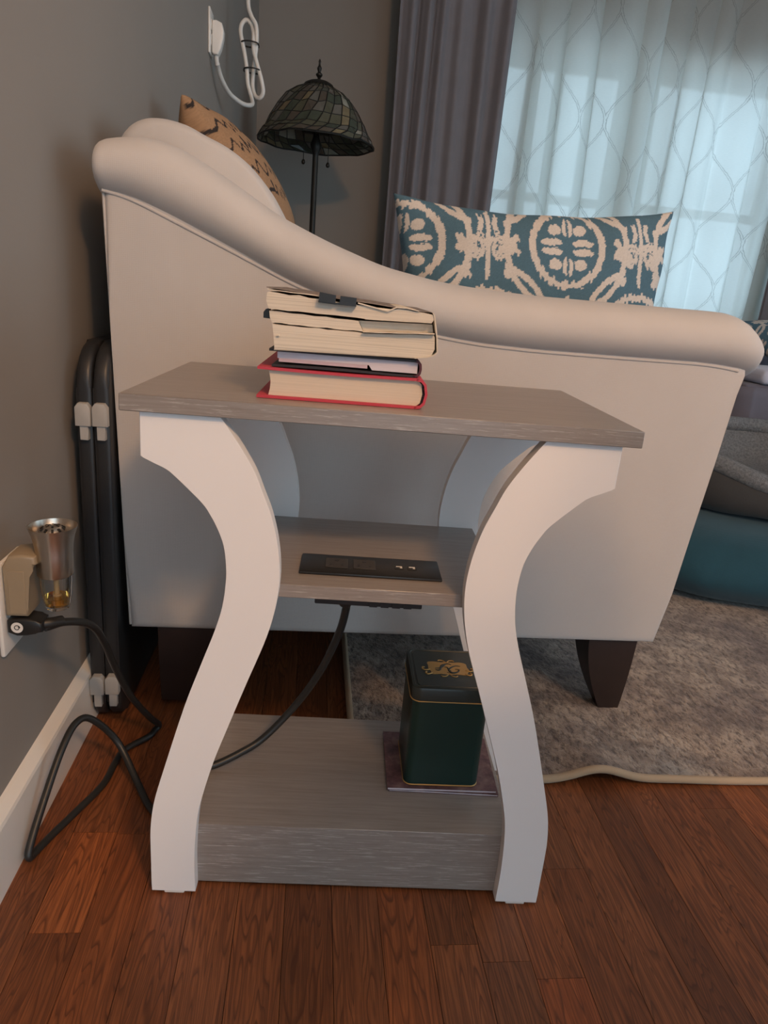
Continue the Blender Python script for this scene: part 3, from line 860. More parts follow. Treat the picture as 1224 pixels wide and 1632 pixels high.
TEAL = np.array([.070, .140, .190]); CREAM = np.array([.54, .50, .455])
NOI = rng.random(4096)
def hashn(a): return NOI[(np.floor(a).astype(int)) % 4096]
def ikat(x, z, side, ox=.040, oz=.135, P=.290):
    """woven medallion print; ragged edges run sideways like an ikat"""
    xj = x + .0050 * (hashn(z * 620 + 71 * np.floor(x * 16)) - .5) + .004 * (hashn(z * 300 + 500) - .5)
    zj = z + .0085 * (hashn(x * 240 + 71 * np.floor(z * 15)) - .5)
    X = x + .3 * (xj - x) - ox; Z = zj - oz; Zs = z + .35 * (zj - z) - oz
    c = np.zeros(len(x))
    def near(ax, az):
        return (X - ax + P / 2) % P - P / 2, (Z - az + P / 2) % P - P / 2
    def ring(dx, dz, r, w, ell=1.0):
        return np.abs(np.hypot(dx, dz * ell) - r) < w
    for (ax, az) in ((0, 0), (P / 2, P / 2)):
        dx, dz = near(ax, az)
        r = np.hypot(dx, dz)
        c[ring(dx, dz, .066, .0062)] = 1
        dz = (Zs - az + P / 2) % P - P / 2
        ins = np.hypot(dx, dz) < .054
        # petals: blocks around a cross
        for (px, pz, sx, sz) in ((0, .034, .010, .017), (0, -.034, .010, .017), (.030, .008, .020, .0065), (-.030, .008, .020, .0065), (.030, -.008, .020, .0065), (-.030, -.008, .020, .0065),
                                 (.024, .030, .012, .0095), (-.024, .030, .012, .0095), (.024, -.030, .012, .0095), (-.024, -.030, .012, .0095)):
            c[ins & ((np.abs(dx - px) / sx) ** 2.2 + (np.abs(dz - pz) / sz) ** 2.2 < 1)] = 1
        c[ins & (np.abs(dx) < .0022)] = 0
        c[ins & (np.abs(dz) < .0022)] = 0
        # wide hoop around the medallion
        c[ring(dx, dz, .112, .0052) & (np.abs(dx) > .03)] = 1
    # stars half way between neighbouring medallions
    for (ax, az) in ((P * .36, .0), (-P * .36, .0), (P / 2 + P * .36, P / 2), (P / 2 - P * .36, P / 2)):
        dx, dz = near(ax, az)
        a = np.arctan2(dz, dx); r = np.hypot(dx, dz)
        c[r < .0155 + .0065 * np.cos(4 * (a - PI / 4))] = 1
    # paired scrolls
    for (ax, az) in ((P / 2, 0), (0, P / 2)):
        for s in (-1, 1):
            dx, dz = near(ax + s * .024, az - .008)
            a = np.arctan2(dz, s * dx); r = np.hypot(dx, dz)
            for kk in range(2):
                rs = .007 + .0058 * ((a + PI) / (2 * PI) + kk) * 1.35
                c[(np.abs(r - rs) < .0036) & (rs < .026)] = 1
            c[(r < .0065)] = 1
        dx, dz = near(ax, az)
        c[(np.abs(dx) < .0042) & (np.abs(dz) < .06)] = 1
        c[(np.abs(np.abs(dx) - .012 - .25 * np.abs(dz - .035)) < .005) & (dz > .018) & (dz < .05)] = 1
        c[((np.abs(dx) - .04) ** 2 / .012 ** 2 + (dz + .052) ** 2 / .009 ** 2 < 1)] = 1
    spk = .92 + .16 * NOI[(np.floor(x * 900).astype(int) * 131 + np.floor(z * 900).astype(int) * 17) % 4096]
    return (TEAL[None] * (1 - c[:, None]) + CREAM[None] * c[:, None]) * spk[:, None]
pl = pillow('throw_pillow', .535, .44, .17, 300, 270, ikat, M['print'], (.752, .668, .679), (R(-6), R(-2.2), R(2.0)), None, .11, .36, .008)
tag(pl, 'teal and cream medallion print pillow standing behind the sofa arm', 'pillow', 'printed pillows')

TAN = np.array([.34, .205, .115]); INK = np.array([.035, .028, .026])
def burlap(x, z, side):
    c = np.zeros(len(x))
    fr = side < 0
    for r_i, zz in enumerate((.165, .115, .065, .015, -.035, -.085)):
        word = hashn(x * 9 + r_i * 77) > .25
        loop = .009 * np.sin(x * 260 + 2.5 * np.sin(x * 61 + r_i)) + .006 * np.sin(x * 131 + r_i * 1.7)
        tall = hashn(x * 44 + r_i * 31) > .72
        c[fr & word & (np.abs(z - zz - loop) < .0042) & (np.abs(x) < .19)] = 1
        c[fr & word & tall & (np.abs((x * 44) % 1 - .5 - (z - zz) * 6) < .13) & (z > zz - .006) & (z < zz + .026) & (np.abs(x) < .19)] = 1
    spk = .9 + .2 * NOI[(np.floor(x * 700).astype(int) * 131 + np.floor(z * 700).astype(int) * 17) % 4096]
    return (TAN[None] * (1 - c[:, None]) + INK[None] * c[:, None]) * spk[:, None]
bp_ = pillow('burlap_pillow', .38, .37, .19, 160, 160, burlap, M['burlap'], (.215, 1.12, .83), (0, 0, 0), None, .06)
nrm = Vector((.82, -.02, .52)).normalized()          # printed face looks out over the seat
upv = Vector((-.52, 0.10, .80)); upv = (upv - nrm * upv.dot(nrm)).normalized()
rgt = upv.cross(nrm) * -1
mt = Matrix.Identity(4)
yv = -nrm; xv = yv.cross(upv)
for i in range(3):
    mt[i][0] = xv[i]; mt[i][1] = yv[i]; mt[i][2] = upv[i]
mt.translation = Vector((.172, 1.10, .888))
bp_.matrix_world = mt
tag(bp_, 'tan burlap pillow with dark script print leaning on the sofa back', 'pillow')

# ------------------------------------------------------------------ stained glass floor lamp in the corner
LX, LY = .313, 2.70
lamp = empty('floor_lamp', (LX, LY, 0), 0, 'dark bronze floor lamp with a domed leaded glass shade', 'floor lamp')
LATHE('base', [(0, 0), (.15, 0), (.15, .012), (.135, .022), (.09, .032), (.04, .05), (.022, .075), (.0, .075)], M['bronze'], lamp)
pb = bmesh.new()
lathe(pb, [(0, .07), (.016, .07), (.020, .10), (.014, .13), (.0135, .60), (.019, .62), (.0135, .65), (.0125, 1.26), (.020, 1.28), (.026, 1.30), (.014, 1.33), (.008, 1.50), (0, 1.50)], 16)
fin('pole', pb, M['bronze'], lamp, True, 40)
LATHE('cap', [(.062, 1.521), (.066, 1.524), (.060, 1.533), (.040, 1.543), (.016, 1.548), (0, 1.549)], M['bronze'], lamp)
LATHE('finial', [(0, 1.546), (.010, 1.548), (.006, 1.556), (.014, 1.566), (.014, 1.571), (.006, 1.578), (.009, 1.588), (.010, 1.594), (.005, 1.602), (.004, 1.612), (.0055, 1.617), (.003, 1.624), (0, 1.628)], M['bronze'], lamp, 14)
for sx, zz in ((-.052, 1.232), (.055, 1.228)):
    pc = TUBE('pull_chain', [(sx, 0, 1.36), (sx, 0, zz)], .0016, M['bronze'], lamp, 6, 1)
    fin('pull_bead', lathe(bmesh.new(), [(0, .012), (.006, .006), (.009, -.003), (.006, -.010), (0, -.012)], 12, (sx, 0, zz)), M['bronze'], pc, True)
for a in (0.6, 2.7, 4.8):
    fin('bulb_socket', tube(bmesh.new(), [(.0, 0, 1.35), (.06 * math.cos(a), .06 * math.sin(a), 1.355)], .010, 8), M['bronze'], lamp, True, 40)
PROFS = [(.062, 1.522), (.103, 1.503), (.143, 1.473), (.176, 1.433), (.203, 1.388), (.222, 1.350), (.240, 1.330), (.252, 1.308)]
NC = 30
nodes = []
for i, (r, z) in enumerate(PROFS):
    rowp = []
    for k in range(NC):
        off = .5 * (i % 2)
        a = 2 * PI * (k + off + random.uniform(-.22, .22)) / NC
        dr = 0; dz = random.uniform(-.006, .006) if 0 < i < len(PROFS) - 1 else 0
        if i == len(PROFS) - 1:
            dz = random.uniform(-.006, .004); dr = random.uniform(-.003, .003)
        rowp.append(Vector(((r + dr) * math.cos(a), (r + dr) * math.sin(a), z + dz)))
    nodes.append(rowp)
shade = fin('lamp_shade', bmesh.new(), M['lead'], lamp)
lb = bmesh.new()
def bar(a, b, r=.0030): tube(lb, [a, b], r, 5)
pid = 0
for i in range(len(PROFS)):
    for k in range(NC):
        bar(nodes[i][k], nodes[i][(k + 1) % NC], .0026 if i < len(PROFS) - 1 else .0042)
for i in range(len(PROFS) - 1):
    for k in range(NC):
        a, b = nodes[i][k], nodes[i][(k + 1) % NC]
        k2 = k if i % 2 == 0 else (k + 1) % NC
        c_, d_ = nodes[i + 1][(k2 + 0) % NC], nodes[i + 1][(k2 - 1) % NC]
        if i % 2 == 1: c_, d_ = nodes[i + 1][(k + 1) % NC], nodes[i + 1][k]
        else: c_, d_ = nodes[i + 1][k], nodes[i + 1][(k - 1) % NC]
        bar(a, d_)
        quad = [a, b, c_, d_]
        ce = sum(quad, Vector()) / 4
        nn = (c_ - a).cross(b - d_)
        if nn.length < 1e-9: continue
        nn.normalize()
        q2 = [ce + (p - ce) * .93 for p in quad]
        pbm = bmesh.new()
        A = [pbm.verts.new(p + nn * .0012) for p in q2]; Bv = [pbm.verts.new(p - nn * .0012) for p in q2]
        pbm.faces.new(A); pbm.faces.new(Bv[::-1])
        for j in range(4): pbm.faces.new((A[j], Bv[j], Bv[(j + 1) % 4], A[(j + 1) % 4]))
        w = [.28, .24, .18, .14, .06, .10] if i < 5 else [.34, .30, .2, .1, .02, .04]
        fin('glass_pane', pbm, random.choices(PANES, w)[0], shade)
lb.to_mesh(shade.data); lb.free()
shade.data.materials.clear(); shade.data.materials.append(M['lead'])

# ------------------------------------------------------------------ curtains
def curtain(name, x0, x1, y0, z0, z1, folds, amp, mat, label, group, seed, thick=.0, nx=420, nz=14, full=1.25, lean=0.0, ovl=.25):
    r = np.random.default_rng(seed)
    ph = np.cumsum(r.uniform(.6, 1.5, folds + 4)); 
    s = np.linspace(0, 1, nx)
    knots = np.linspace(0, 1, folds + 1)
    wj = np.concatenate([[0], np.cumsum(r.uniform(.6, 1.45, folds))]); wj /= wj[-1]
    aj = r.uniform(.35, 1.3, folds + 1)
    phase = np.interp(s, wj, np.arange(folds + 1))
    av = np.interp(s, wj, aj)
    vs, uvs = [], []
    zs = np.linspace(z0, z1, nz)
    for j, z in enumerate(zs):
        g = (z1 - z) / (z1 - z0)
        am = amp * (.75 + .35 * g) * av
        drift = .012 * np.sin(g * 3 + np.arange(nx) * .02)
        y = y0 + am * np.sin(2 * PI * phase + .5 * np.sin(g * 2.2 + phase)) + am * .28 * np.sin(4 * PI * phase + 1 + g)
        x = x0 + (x1 - x0) * s + ovl * am * np.cos(2 * PI * phase) + drift + lean * g
        vs += list(zip(x, y, np.full(nx, z)))
    me = bpy.data.meshes.new(name)
    V = np.array(vs).reshape(nz, nx, 3)
    idx = np.arange(nx * nz).reshape(nz, nx)
    f = np.stack([idx[:-1, :-1], idx[:-1, 1:], idx[1:, 1:], idx[1:, :-1]], -1).reshape(-1, 4)
    me.from_pydata(V.reshape(-1, 3).tolist(), [], f.tolist())
    arc = np.concatenate([[0], np.cumsum(np.hypot(np.diff(V[0, :, 0]), np.diff(V[0, :, 1])))])
    uvl = me.uv_layers.new(name='UVMap')
    li = np.zeros(len(me.loops), int); me.loops.foreach_get('vertex_index', li)
    uv = np.stack([arc[li % nx], zs[li // nx]], -1)
    uvl.data.foreach_set('uv', uv.astype(np.float32).ravel())
    me.polygons.foreach_set('use_smooth', [True] * len(me.polygons))
    me.materials.append(mat)
    o = bpy.data.objects.new(name, me)
    link(o)
    if thick:
        md = o.modifiers.new('thickness', 'SOLIDIFY'); md.thickness = thick
    return tag(o, label, 'curtain', group)
curtain('drape', .66, 1.205, 3.085, .03, 2.36, 6, .026, M['grey_drape'], 'grey drape hanging left of the sheer curtains', 'window drapes', 3, .003)
curtain('drape', 2.775, 3.32, 3.085, .03, 2.36, 8, .034, M['grey_drape'], 'grey drape hanging right of the sheer curtains', 'window drapes', 5, .003)
curtain('sheer_curtain', 1.16, 1.94, 3.185, .03, 2.36, 5, .046, M['sheer'], 'white sheer trellis curtain panel nearer the floor lamp', 'sheer curtains', 11, ovl=1.7)
curtain('sheer_curtain', 2.00, 2.86, 3.250, .03, 2.36, 6, .040, M['sheer'], 'white sheer trellis curtain panel farther from the floor lamp', 'sheer curtains', 17, ovl=1.7)
rod = empty('curtain_rod', (0, 0, 2.37), 0, 'dark curtain rod across the top of the window', 'curtain rod')
fin('rod', tube(bmesh.new(), [(.55, 3.18, 0), (3.42, 3.18, 0)], .012, 12), M['bronze'], rod, True, 40)
for xx in (.7, 2.03, 3.3): fin('bracket', tube(bmesh.new(), [(xx, 3.18, 0), (xx, 3.338, 0)], .009, 8), M['bronze'], rod, True, 40)

# ------------------------------------------------------------------ folded table between wall and sofa
ft = empty('folding_table', (0, 0, 0), 0, 'black folded plastic table wedged upright between wall and sofa', 'folding table')
def rounded_yz(y0, y1, z0, z1, r, n=8):
    pts = []
    for (cy, cz_, a0) in ((y1 - r, z1 - r, 0), (y0 + r, z1 - r, 90), (y0 + r * .6, z0 + r * .6, 180), (y1 - r * .6, z0 + r * .6, 270)):
        rr_ = r if a0 < 180 else r * .6
        for i in range(n + 1):
            a = R(a0 + 90 * i / n); pts.append((cy + rr_ * math.cos(a), cz_ + rr_ * math.sin(a)))
    return pts
for x0, x1, dy in ((.0165, .0375, .0), (.0390, .0610, .002)):
    bm = prism(bmesh.new(), rounded_yz(.362 + dy, 1.22, .002, .618, .062), 'x', x0, x1, .0065, 3)
    hf = fin('table_half', bm, M['table_plastic'], ft, True, 50)
    xm = (x0 + x1) / 2
    for zt, zb, zq in ((.536, .503, .482), (.093, .060, .036)):
        bm = bmesh.new()
        prism(bm, [(xm - .0105, zb), (xm + .0105, zb), (xm + .0105, zt - .006), (xm + .006, zt), (xm - .006, zt), (xm - .0105, zt - .006)], 'y', .350 + dy, .372 + dy, .0015, 2)
        la = fin('latch', bm, M['latch'], hf, True, 40)
        B('latch_tongue', xm - .0055, xm + .0065, .353 + dy, .370 + dy, zq, zb + .002, M['latch'], la, .001, 1)

# ------------------------------------------------------------------ lower wall outlet, oil diffuser, plug
def outlet(name, y, z, label):
    r = empty(name, (0, y, z), 0, label, 'wall outlet')
    bm = box(bmesh.new(), 0, .0062, -.0355, .0355, -.058, .058, .003, 2)
    fin('cover_plate', bm, M['white_plastic'], r, True, 40)
    for zz in (-.0195, .0195):
        s = fin('receptacle', prism(bmesh.new(), [(yy, zz + q) for yy, q in ((-.017, -.011), (-.012, -.0145), (.012, -.0145), (.017, -.011), (.017, .011), (.012, .0145), (-.012, .0145), (-.017, .011))], 'x', .006, .0078), M['white_plastic'], r)
        for q in (-.006, .006): B('slot', .0077, .0080, q - .001, q + .001, zz - .002, zz + .006, M['black_plastic'], s)
    LATHE('screw', [(0, .0), (.003, 0), (.002, .001), (0, .001)], M['white_plastic'], r, 10).rotation_euler = (0, R(90), 0)
    return r
outlet('wall_outlet', .1345, .331, 'white wall outlet low on the left wall behind the oil diffuser')
outlet('wall_outlet', 1.735, 1.398, 'white wall outlet high on the left wall with white plug')
df = empty('oil_diffuser', (0, .125, .325), 0, 'beige plug-in scented oil diffuser with metal cup and glass bottle', 'diffuser')
bm = prism(bmesh.new(), [(.0082, .000), (.0325, .000), (.0345, .012), (.0345, .052), (.040, .062), (.046, .066), (.046, .076), (.030, .078), (.016, .076), (.0082, .062)], 'y', -.021, .021, .004, 3)
fin('plug_housing', bm, M['beige_plastic'], df, True, 40)
B('housing_groove', .014, .0325, -.0216, -.0208, .004, .058, M['beige_plastic'], df, .0004, 1)
LATHE('metal_cup', [(.0190, .0475), (.0200, .0490), (.0204, .075), (.0212, .085), (.0232, .096), (.0266, .1065), (.0270, .1080), (.0262, .1080), (.0240, .101), (.0215, .0965), (.0205, .0955), (.0, .0955)], M['steel'], df, 32, (.0600, 0, 0))
dm = fin('vent_dome', lathe(bmesh.new(), [(.0165, .0956), (.0150, .1014), (.0105, .1059), (.005, .1079), (0, .1084)], 20, (.0600, 0, 0)), M['steel'], df, True)
for i_ in range(10):
    a = i_ * 2 * PI / 10; rr_ = .0118
    h = B('vent_hole', -.0022, .0022, -.0013, .0013, -.0008, .0010, M['black_plastic'], dm)
    h.location = (.060 + rr_ * math.cos(a), rr_ * math.sin(a), .1048); h.rotation_euler = (0, R(38), a)
for i_ in range(5):
    a = i_ * 2 * PI / 5; h = B('vent_hole', -.0018, .0018, -.0012, .0012, -.0006, .0008, M['black_plastic'], dm)
    h.location = (.060 + .0055 * math.cos(a), .0055 * math.sin(a), .1076); h.rotation_euler = (0, R(15), a)
LATHE('glass_bottle', [(0, .004), (.0125, .004), (.0140, .007), (.0168, .022), (.0182, .040), (.0185, .0475), (.0172, .0475), (.0168, .040), (.0154, .023), (.0126, .009), (0, .0075)], M['glass'], df, 28, (.0600, 0, 0))
LATHE('amber_oil', [(0, .0080), (.0122, .0092), (.0146, .0195), (.0, .0195)], M['oil'], df, 24, (.0600, 0, 0))
M['wick'] = simple('wick', (.55, .38, .18), .8)
LATHE('wick', [(0, .010), (.0048, .010), (.0048, .0215), (.0030, .0225), (.0030, .060), (0, .060)], M['wick'], df, 14, (.0600, 0, 0))
pg_ = empty('cord_plug', (0, .118, .3115), 0, 'black plug of the power cord with a round white sticker', 'plug')
bm = prism(bmesh.new(), [(.0080, -.0085), (.018, -.0125), (.030, -.0120), (.040, -.0085), (.047, -.0070), (.047, .0050), (.040, .0075), (.030, .0105), (.018, .0100), (.0080, .0070)], 'y', -.013, .013, .003, 3)
fin('plug_body', bm, M['black_plastic'], pg_, True, 40)
TUBE('strain_relief', [(.042, .000, -.002), (.052, .006, -.003), (.0600, .016, -.0055)], [.0068, .0064, .0055][0], M['black_rubber'], pg_, 12, 4)
st = LATHE('sticker', [(0, 0), (.0068, 0), (.0068, .0004), (0, .0004)], M['white_plastic'], pg_, 24)
st.location = (.0195, -.0129, -.001); st.rotation_euler = (R(90), 0, 0)
sy = fin('sticker_symbol', tube(bmesh.new(), catmull([(.0033 * math.cos(a) * (1 - .05 * a), .0033 * math.sin(a) * (1 - .05 * a), .0005) for a in [i * .6 for i in range(13)]], 3), .0005, 6, False), M['black_plastic'], st, True)

# upper plug and tied-up white cord
pu = empty('white_plug', (0, 1.735, 1.398), 0, 'white plug in the upper wall outlet by the corner', 'plug')
bm = prism(bmesh.new(), [(.0082, -.050), (.014, -.056), (.026, -.056), (.034, -.040), (.041, -.012), (.042, .006), (.036, .026), (.020, .032), (.0082, .030)], 'y', -.016, .016, .004, 3)
fin('plug_body', bm, M['white_plastic'], pu, True, 40)
TUBE('strain_relief', [(.020, 0, -.054), (.020, .004, -.066), (.021, .010, -.076)], .0062, M['white_plastic'], pu, 10, 4)
wc = [(.071, 2.125, 2.40), (.071, 2.120, 1.75), (.071, 2.11, 1.611), (.083, 2.10, 1.568), (.100, 2.095, 1.540), (.1035, 2.095, 1.500), (.100, 2.10, 1.455), (.093, 2.112, 1.405), (.091, 2.118, 1.362), (.102, 2.11, 1.332), (.119, 2.10, 1.326), (.130, 2.09, 1.344), (.122, 2.085, 1.382), (.108, 2.085, 1.422), (.094, 2.09, 1.468), (.092, 2.10, 1.515), (.083, 2.112, 1.545), (.066, 2.11, 1.556), (.052, 2.10, 1.538), (.0500, 2.09, 1.512), (.058, 2.085, 1.478), (.067, 2.085, 1.44), (.074, 2.085, 1.40), (.078, 2.085, 1.360), (.092, 2.075, 1.318), (.098, 2.03, 1.287), (.075, 1.96, 1.272), (.045, 1.88, 1.277), (.028, 1.81, 1.296), (.021, 1.765, 1.318), (.021, 1.746, 1.325)]
wcord = empty('power_cord', (0, 0, 0), 0, 'white power cord bundled and hanging in the room corner', 'cord')
TUBE('cable', wc, .0070, M['white_plastic'], wcord, 10, 6)
for (xa, xb, zz) in ((.052, .110, 1.4835), (.062, .118, 1.4055)):
    TUBE('cable_tie', [(xa, 2.098, zz - .003), (xa + .006, 2.076, zz), ((xa + xb) / 2, 2.072, zz + .002), (xb - .004, 2.076, zz), (xb, 2.098, zz - .001), (xb - .005, 2.128, zz), ((xa + xb) / 2, 2.132, zz), (xa + .005, 2.124, zz)], .0026, M['black_rubber'], wcord, 6, 4, True)

# ------------------------------------------------------------------ rug
RG = dict(x0=.447, x1=3.15, y0=.2215, y1=2.95)
rug = empty('area_rug', (RG['x0'], RG['y0'], 0), 0, 'mottled brown and grey area rug with tan bound edge', 'rug')
def ripple(x, y):
    return .021 * math.exp(-((x - .388) / .052) ** 2) * math.exp(-max(0, y) / .10) + .003 * math.exp(-((x - .50) / .07) ** 2) * math.exp(-y / .15)
W_, H_ = RG['x1'] - RG['x0'], RG['y1'] - RG['y0']
gx = np.unique(np.concatenate([np.linspace(0, .9, 110), np.linspace(.9, W_, 60)])); gy = np.unique(np.concatenate([np.linspace(0, .4, 50), np.linspace(.4, H_, 60)]))
vs = []; fs = []
for y in gy:
    for x in gx: vs.append((x, y, .0100 + ripple(x, y) + random.uniform(-.0008, .0008)))
nxg, nyg = len(gx), len(gy)
for j in range(nyg - 1):
    for i in range(nxg - 1): fs.append((j * nxg + i, j * nxg + i + 1, (j + 1) * nxg + i + 1, (j + 1) * nxg + i))
nb = len(vs)
for y in (0, H_):                                   # underside
    for x in gx: vs.append((x, y, .0015 + ripple(x, y)))
for i in range(nxg - 1):
    fs.append((i, nb + i, nb + i + 1, i + 1)); fs.append(((nyg - 1) * nxg + i, (nyg - 1) * nxg + i + 1, nb + nxg + i + 1, nb + nxg + i))
fromdata('pile', vs, fs, M['rug'], rug, True)
def bind(pts): return fin('binding', tube(bmesh.new(), pts, .0064, 10), M['tan_edge'], rug, True, 60)
bind([(x, -.002, .0068 + ripple(x, 0)) for x in gx])
bind([(x, H_, .0068) for x in (0, W_)])
bind([(-.002, y, .0068) for y in gy]); bind([(W_, y, .0068) for y in (0, H_)])

# ------------------------------------------------------------------ floor cushion, pet bed, covered seat at the right
CCX, CCY = 1.86, 1.32
def puffy(name, w, d, r, z0, z1, mat, loc, rz, wr=.012):
    bm = bmesh.new(); secs = []
    H = z1 - z0
    for i in range(17):
        t = i / 16
        e = math.sin(PI * t) ** .40 if 0 < t < 1 else 0.0
        k = .78 + .22 * e
        pts = rrect(w * k, d * k, r * k, 14)
        pts = [(x + wr * math.sin(14 * math.atan2(y, x) + 3 * t) * math.sin(PI * t), y + wr * math.cos(11 * math.atan2(y, x) + 5 * t) * math.sin(PI * t)) for x, y in pts]
        secs.append((pts, z0 + H * t))
    for kk in (.5, .2):
        secs.append(([(x * kk / 1, y * kk) for x, y in secs[16][0]], z1 + .012 * (1 - kk)))
    loft(bm, secs)
    o = fin(name, bm, mat, None, True, 80)
    o.location = loc; o.rotation_euler = (0, 0, rz)
    return o
fc = puffy('floor_cushion', 1.20, 1.16, .30, .0, .185, M['teal_velvet'], (CCX, CCY, .0105), R(-17), .010)
tag(fc, 'dark teal floor cushion lying on the rug under the pet bed', 'cushion')
bed = empty('pet_bed', (1.80, 1.33, .205), R(-8), 'charcoal pet bed with grey fleece lining on the teal cushion', 'pet bed')
def bedh(a):   # wall height around the bed; low entrance at the front
    d = (a + PI / 2 + PI) % (2 * PI) - PI
    return .165 - .095 * math.exp(-(d / .75) ** 2)
NB = 72
rx_, ry_ = .425, .365
wb = bmesh.new(); rgs = []
for k in range(NB):
    a = 2 * PI * k / NB; h = bedh(a)
    ring = []
    for (s, zf) in ((.86, 0), (.97, .05), (1.02, .35), (1.0, .75), (.955, 1.0), (.93, 1.0)):
        ring.append(wb.verts.new((rx_ * s * math.cos(a), ry_ * s * math.sin(a), .0 + h * zf + .004 * math.sin(9 * a + zf * 6) * (zf > 0))))
    rgs.append(ring)
for k in range(NB):
    a, b = rgs[k], rgs[(k + 1) % NB]
    for j in range(5): wb.faces.new((a[j], b[j], b[j + 1], a[j + 1]))
wb.faces.new([rgs[k][0] for k in range(NB)][::-1])
fin('outer_wall', wb, M['bed_dark'], bed, True, 70)
TUBE('fleece_rim', [(rx_ * .935 * math.cos(2 * PI * k / NB), ry_ * .935 * math.sin(2 * PI * k / NB), bedh(2 * PI * k / NB) + .002) for k in range(NB)], .026, M['fleece'], bed, 12, 1, True)
ib = bmesh.new(); rgs = []
for k in range(NB):
    a = 2 * PI * k / NB; h = bedh(a)
    rgs.append([ib.verts.new((rx_ * s * math.cos(a), ry_ * s * math.sin(a), zz + .004 * math.sin(7 * a))) for s, zz in ((.92, h), (.84, h * .7), (.74, max(.05, h * .35)), (.60, .045), (.3, .055))])
for k in range(NB):
    a, b = rgs[k], rgs[(k + 1) % NB]
    for j in range(4): ib.faces.new((a[j], b[j], b[j + 1], a[j + 1]))
ib.faces.new([rgs[k][4] for k in range(NB)])
fin('fleece_lining', ib, M['fleece'], bed, True, 80)
tg = B('fabric_tag', -.018, .018, -.002, .002, -.007, .007, M['bed_tag'], bed, .001, 1)
at_ = R(214); tg.location = (rx_ * 1.03 * math.cos(at_), ry_ * 1.03 * math.sin(at_), .095); tg.rotation_euler = (0, R(12), at_ + PI / 2)
bb = bmesh.new()
NBk = 26
M['blue_check'] = NT('blue_and_white_check').bsdf((.5, .5, .6), .8)
tcm = NT('blue_and_white_cloth'); ck_ = tcm.n('ShaderNodeTexChecker'); tcm.l(tcm.obj(), ck_.inputs[0]); ck_.inputs['Scale'].default_value = 70
ck_.inputs[1].default_value = (.03, .04, .28, 1); ck_.inputs[2].default_value = (.6, .56, .56, 1); M['blue_check'] = tcm.bsdf(ck_.outputs[0], .85)
rows = []
for i in range(NBk + 1):
    a = R(-112 + 60 * i / NBk)
    rows.append([bb.verts.new((rx_ * s * math.cos(a), ry_ * s * math.sin(a), bedh(a) + dz + .004 * math.sin(i * 1.3))) for s, dz in ((1.0, .020), (.94, .033), (.88, .022), (.80, -.010), (.70, -.02))])
for a, b in zip(rows[:-1], rows[1:]):
    for j in range(4): bb.faces.new((a[j], b[j], b[j + 1], a[j + 1]))
bl = fin('bed_blanket', bb, M['blue_check'], None, True, 80)
bl.location = bed.location; bl.rotation_euler = bed.rotation_euler
tag(bl, 'blue and white checked cloth over the front rim of the pet bed', 'blanket')
# covered seat
seat = empty('armchair', (1.98, 1.78, 0), R(0), 'seat covered with a draped grey throw behind the pet bed', 'armchair')
B('seat_base', .04, .85, .05, .90, .012, .465, M['grey_throw'], seat, .03, 3)
B('backrest', .04, .85, .78, .95, .45, .68, M['grey_throw'], seat, .05, 3)
dv = []; df_ = []
ND, MD = 120, 12
path = []
for i in range(ND + 1):
    t = i / ND
    # along the left side then across the front
    L1, L2 = .80, .82
    s = t * (L1 + L2)
    if s < L1: p = Vector((0, .85 - s, 0)); n_ = Vector((-1, 0, 0))
    else: p = Vector((s - L1, .05, 0)); n_ = Vector((0, -1, 0))
    path.append((p, n_, s))
for j in range(MD + 1):
    g = j / MD
    for (p, n_, s) in path:
        f = .034 * (.25 + .75 * g) * (math.sin(s * 27 + .8 * math.sin(s * 7)) + .5 * math.sin(s * 51 + 1))
        q = p + n_ * (.03 + .05 * g + f)
        dv.append((q.x, q.y, .492 - .475 * g))
for j in range(MD):
    for i in range(ND):
        a = j * (ND + 1) + i
        df_.append((a, a + 1, a + ND + 2, a + ND + 1))
th_ = fromdata('throw_folds', dv, df_, M['grey_throw'], seat, True)
md = th_.modifiers.new('thickness', 'SOLIDIFY'); md.thickness = .006
B('throw_top', -.012, .86, .04, .80, .465, .502, M['grey_throw'], seat, .015, 3)
wbk = B('folded_blanket', -.20, .28, -.16, .16, 0, .055, M['white_blanket'], None, .022, 3)
wbk.location = (2.22, 1.96, .503); tag(wbk, 'folded pale blanket on the grey covered seat', 'blanket')
pl2 = pillow('throw_pillow', .42, .40, .14, 150, 140, ikat, M['print'], (2.43, 2.22, .640), (R(-68), 0, R(8)))
tag(pl2, 'teal and cream pillow on the grey covered seat at the right edge', 'pillow', 'printed pillows')

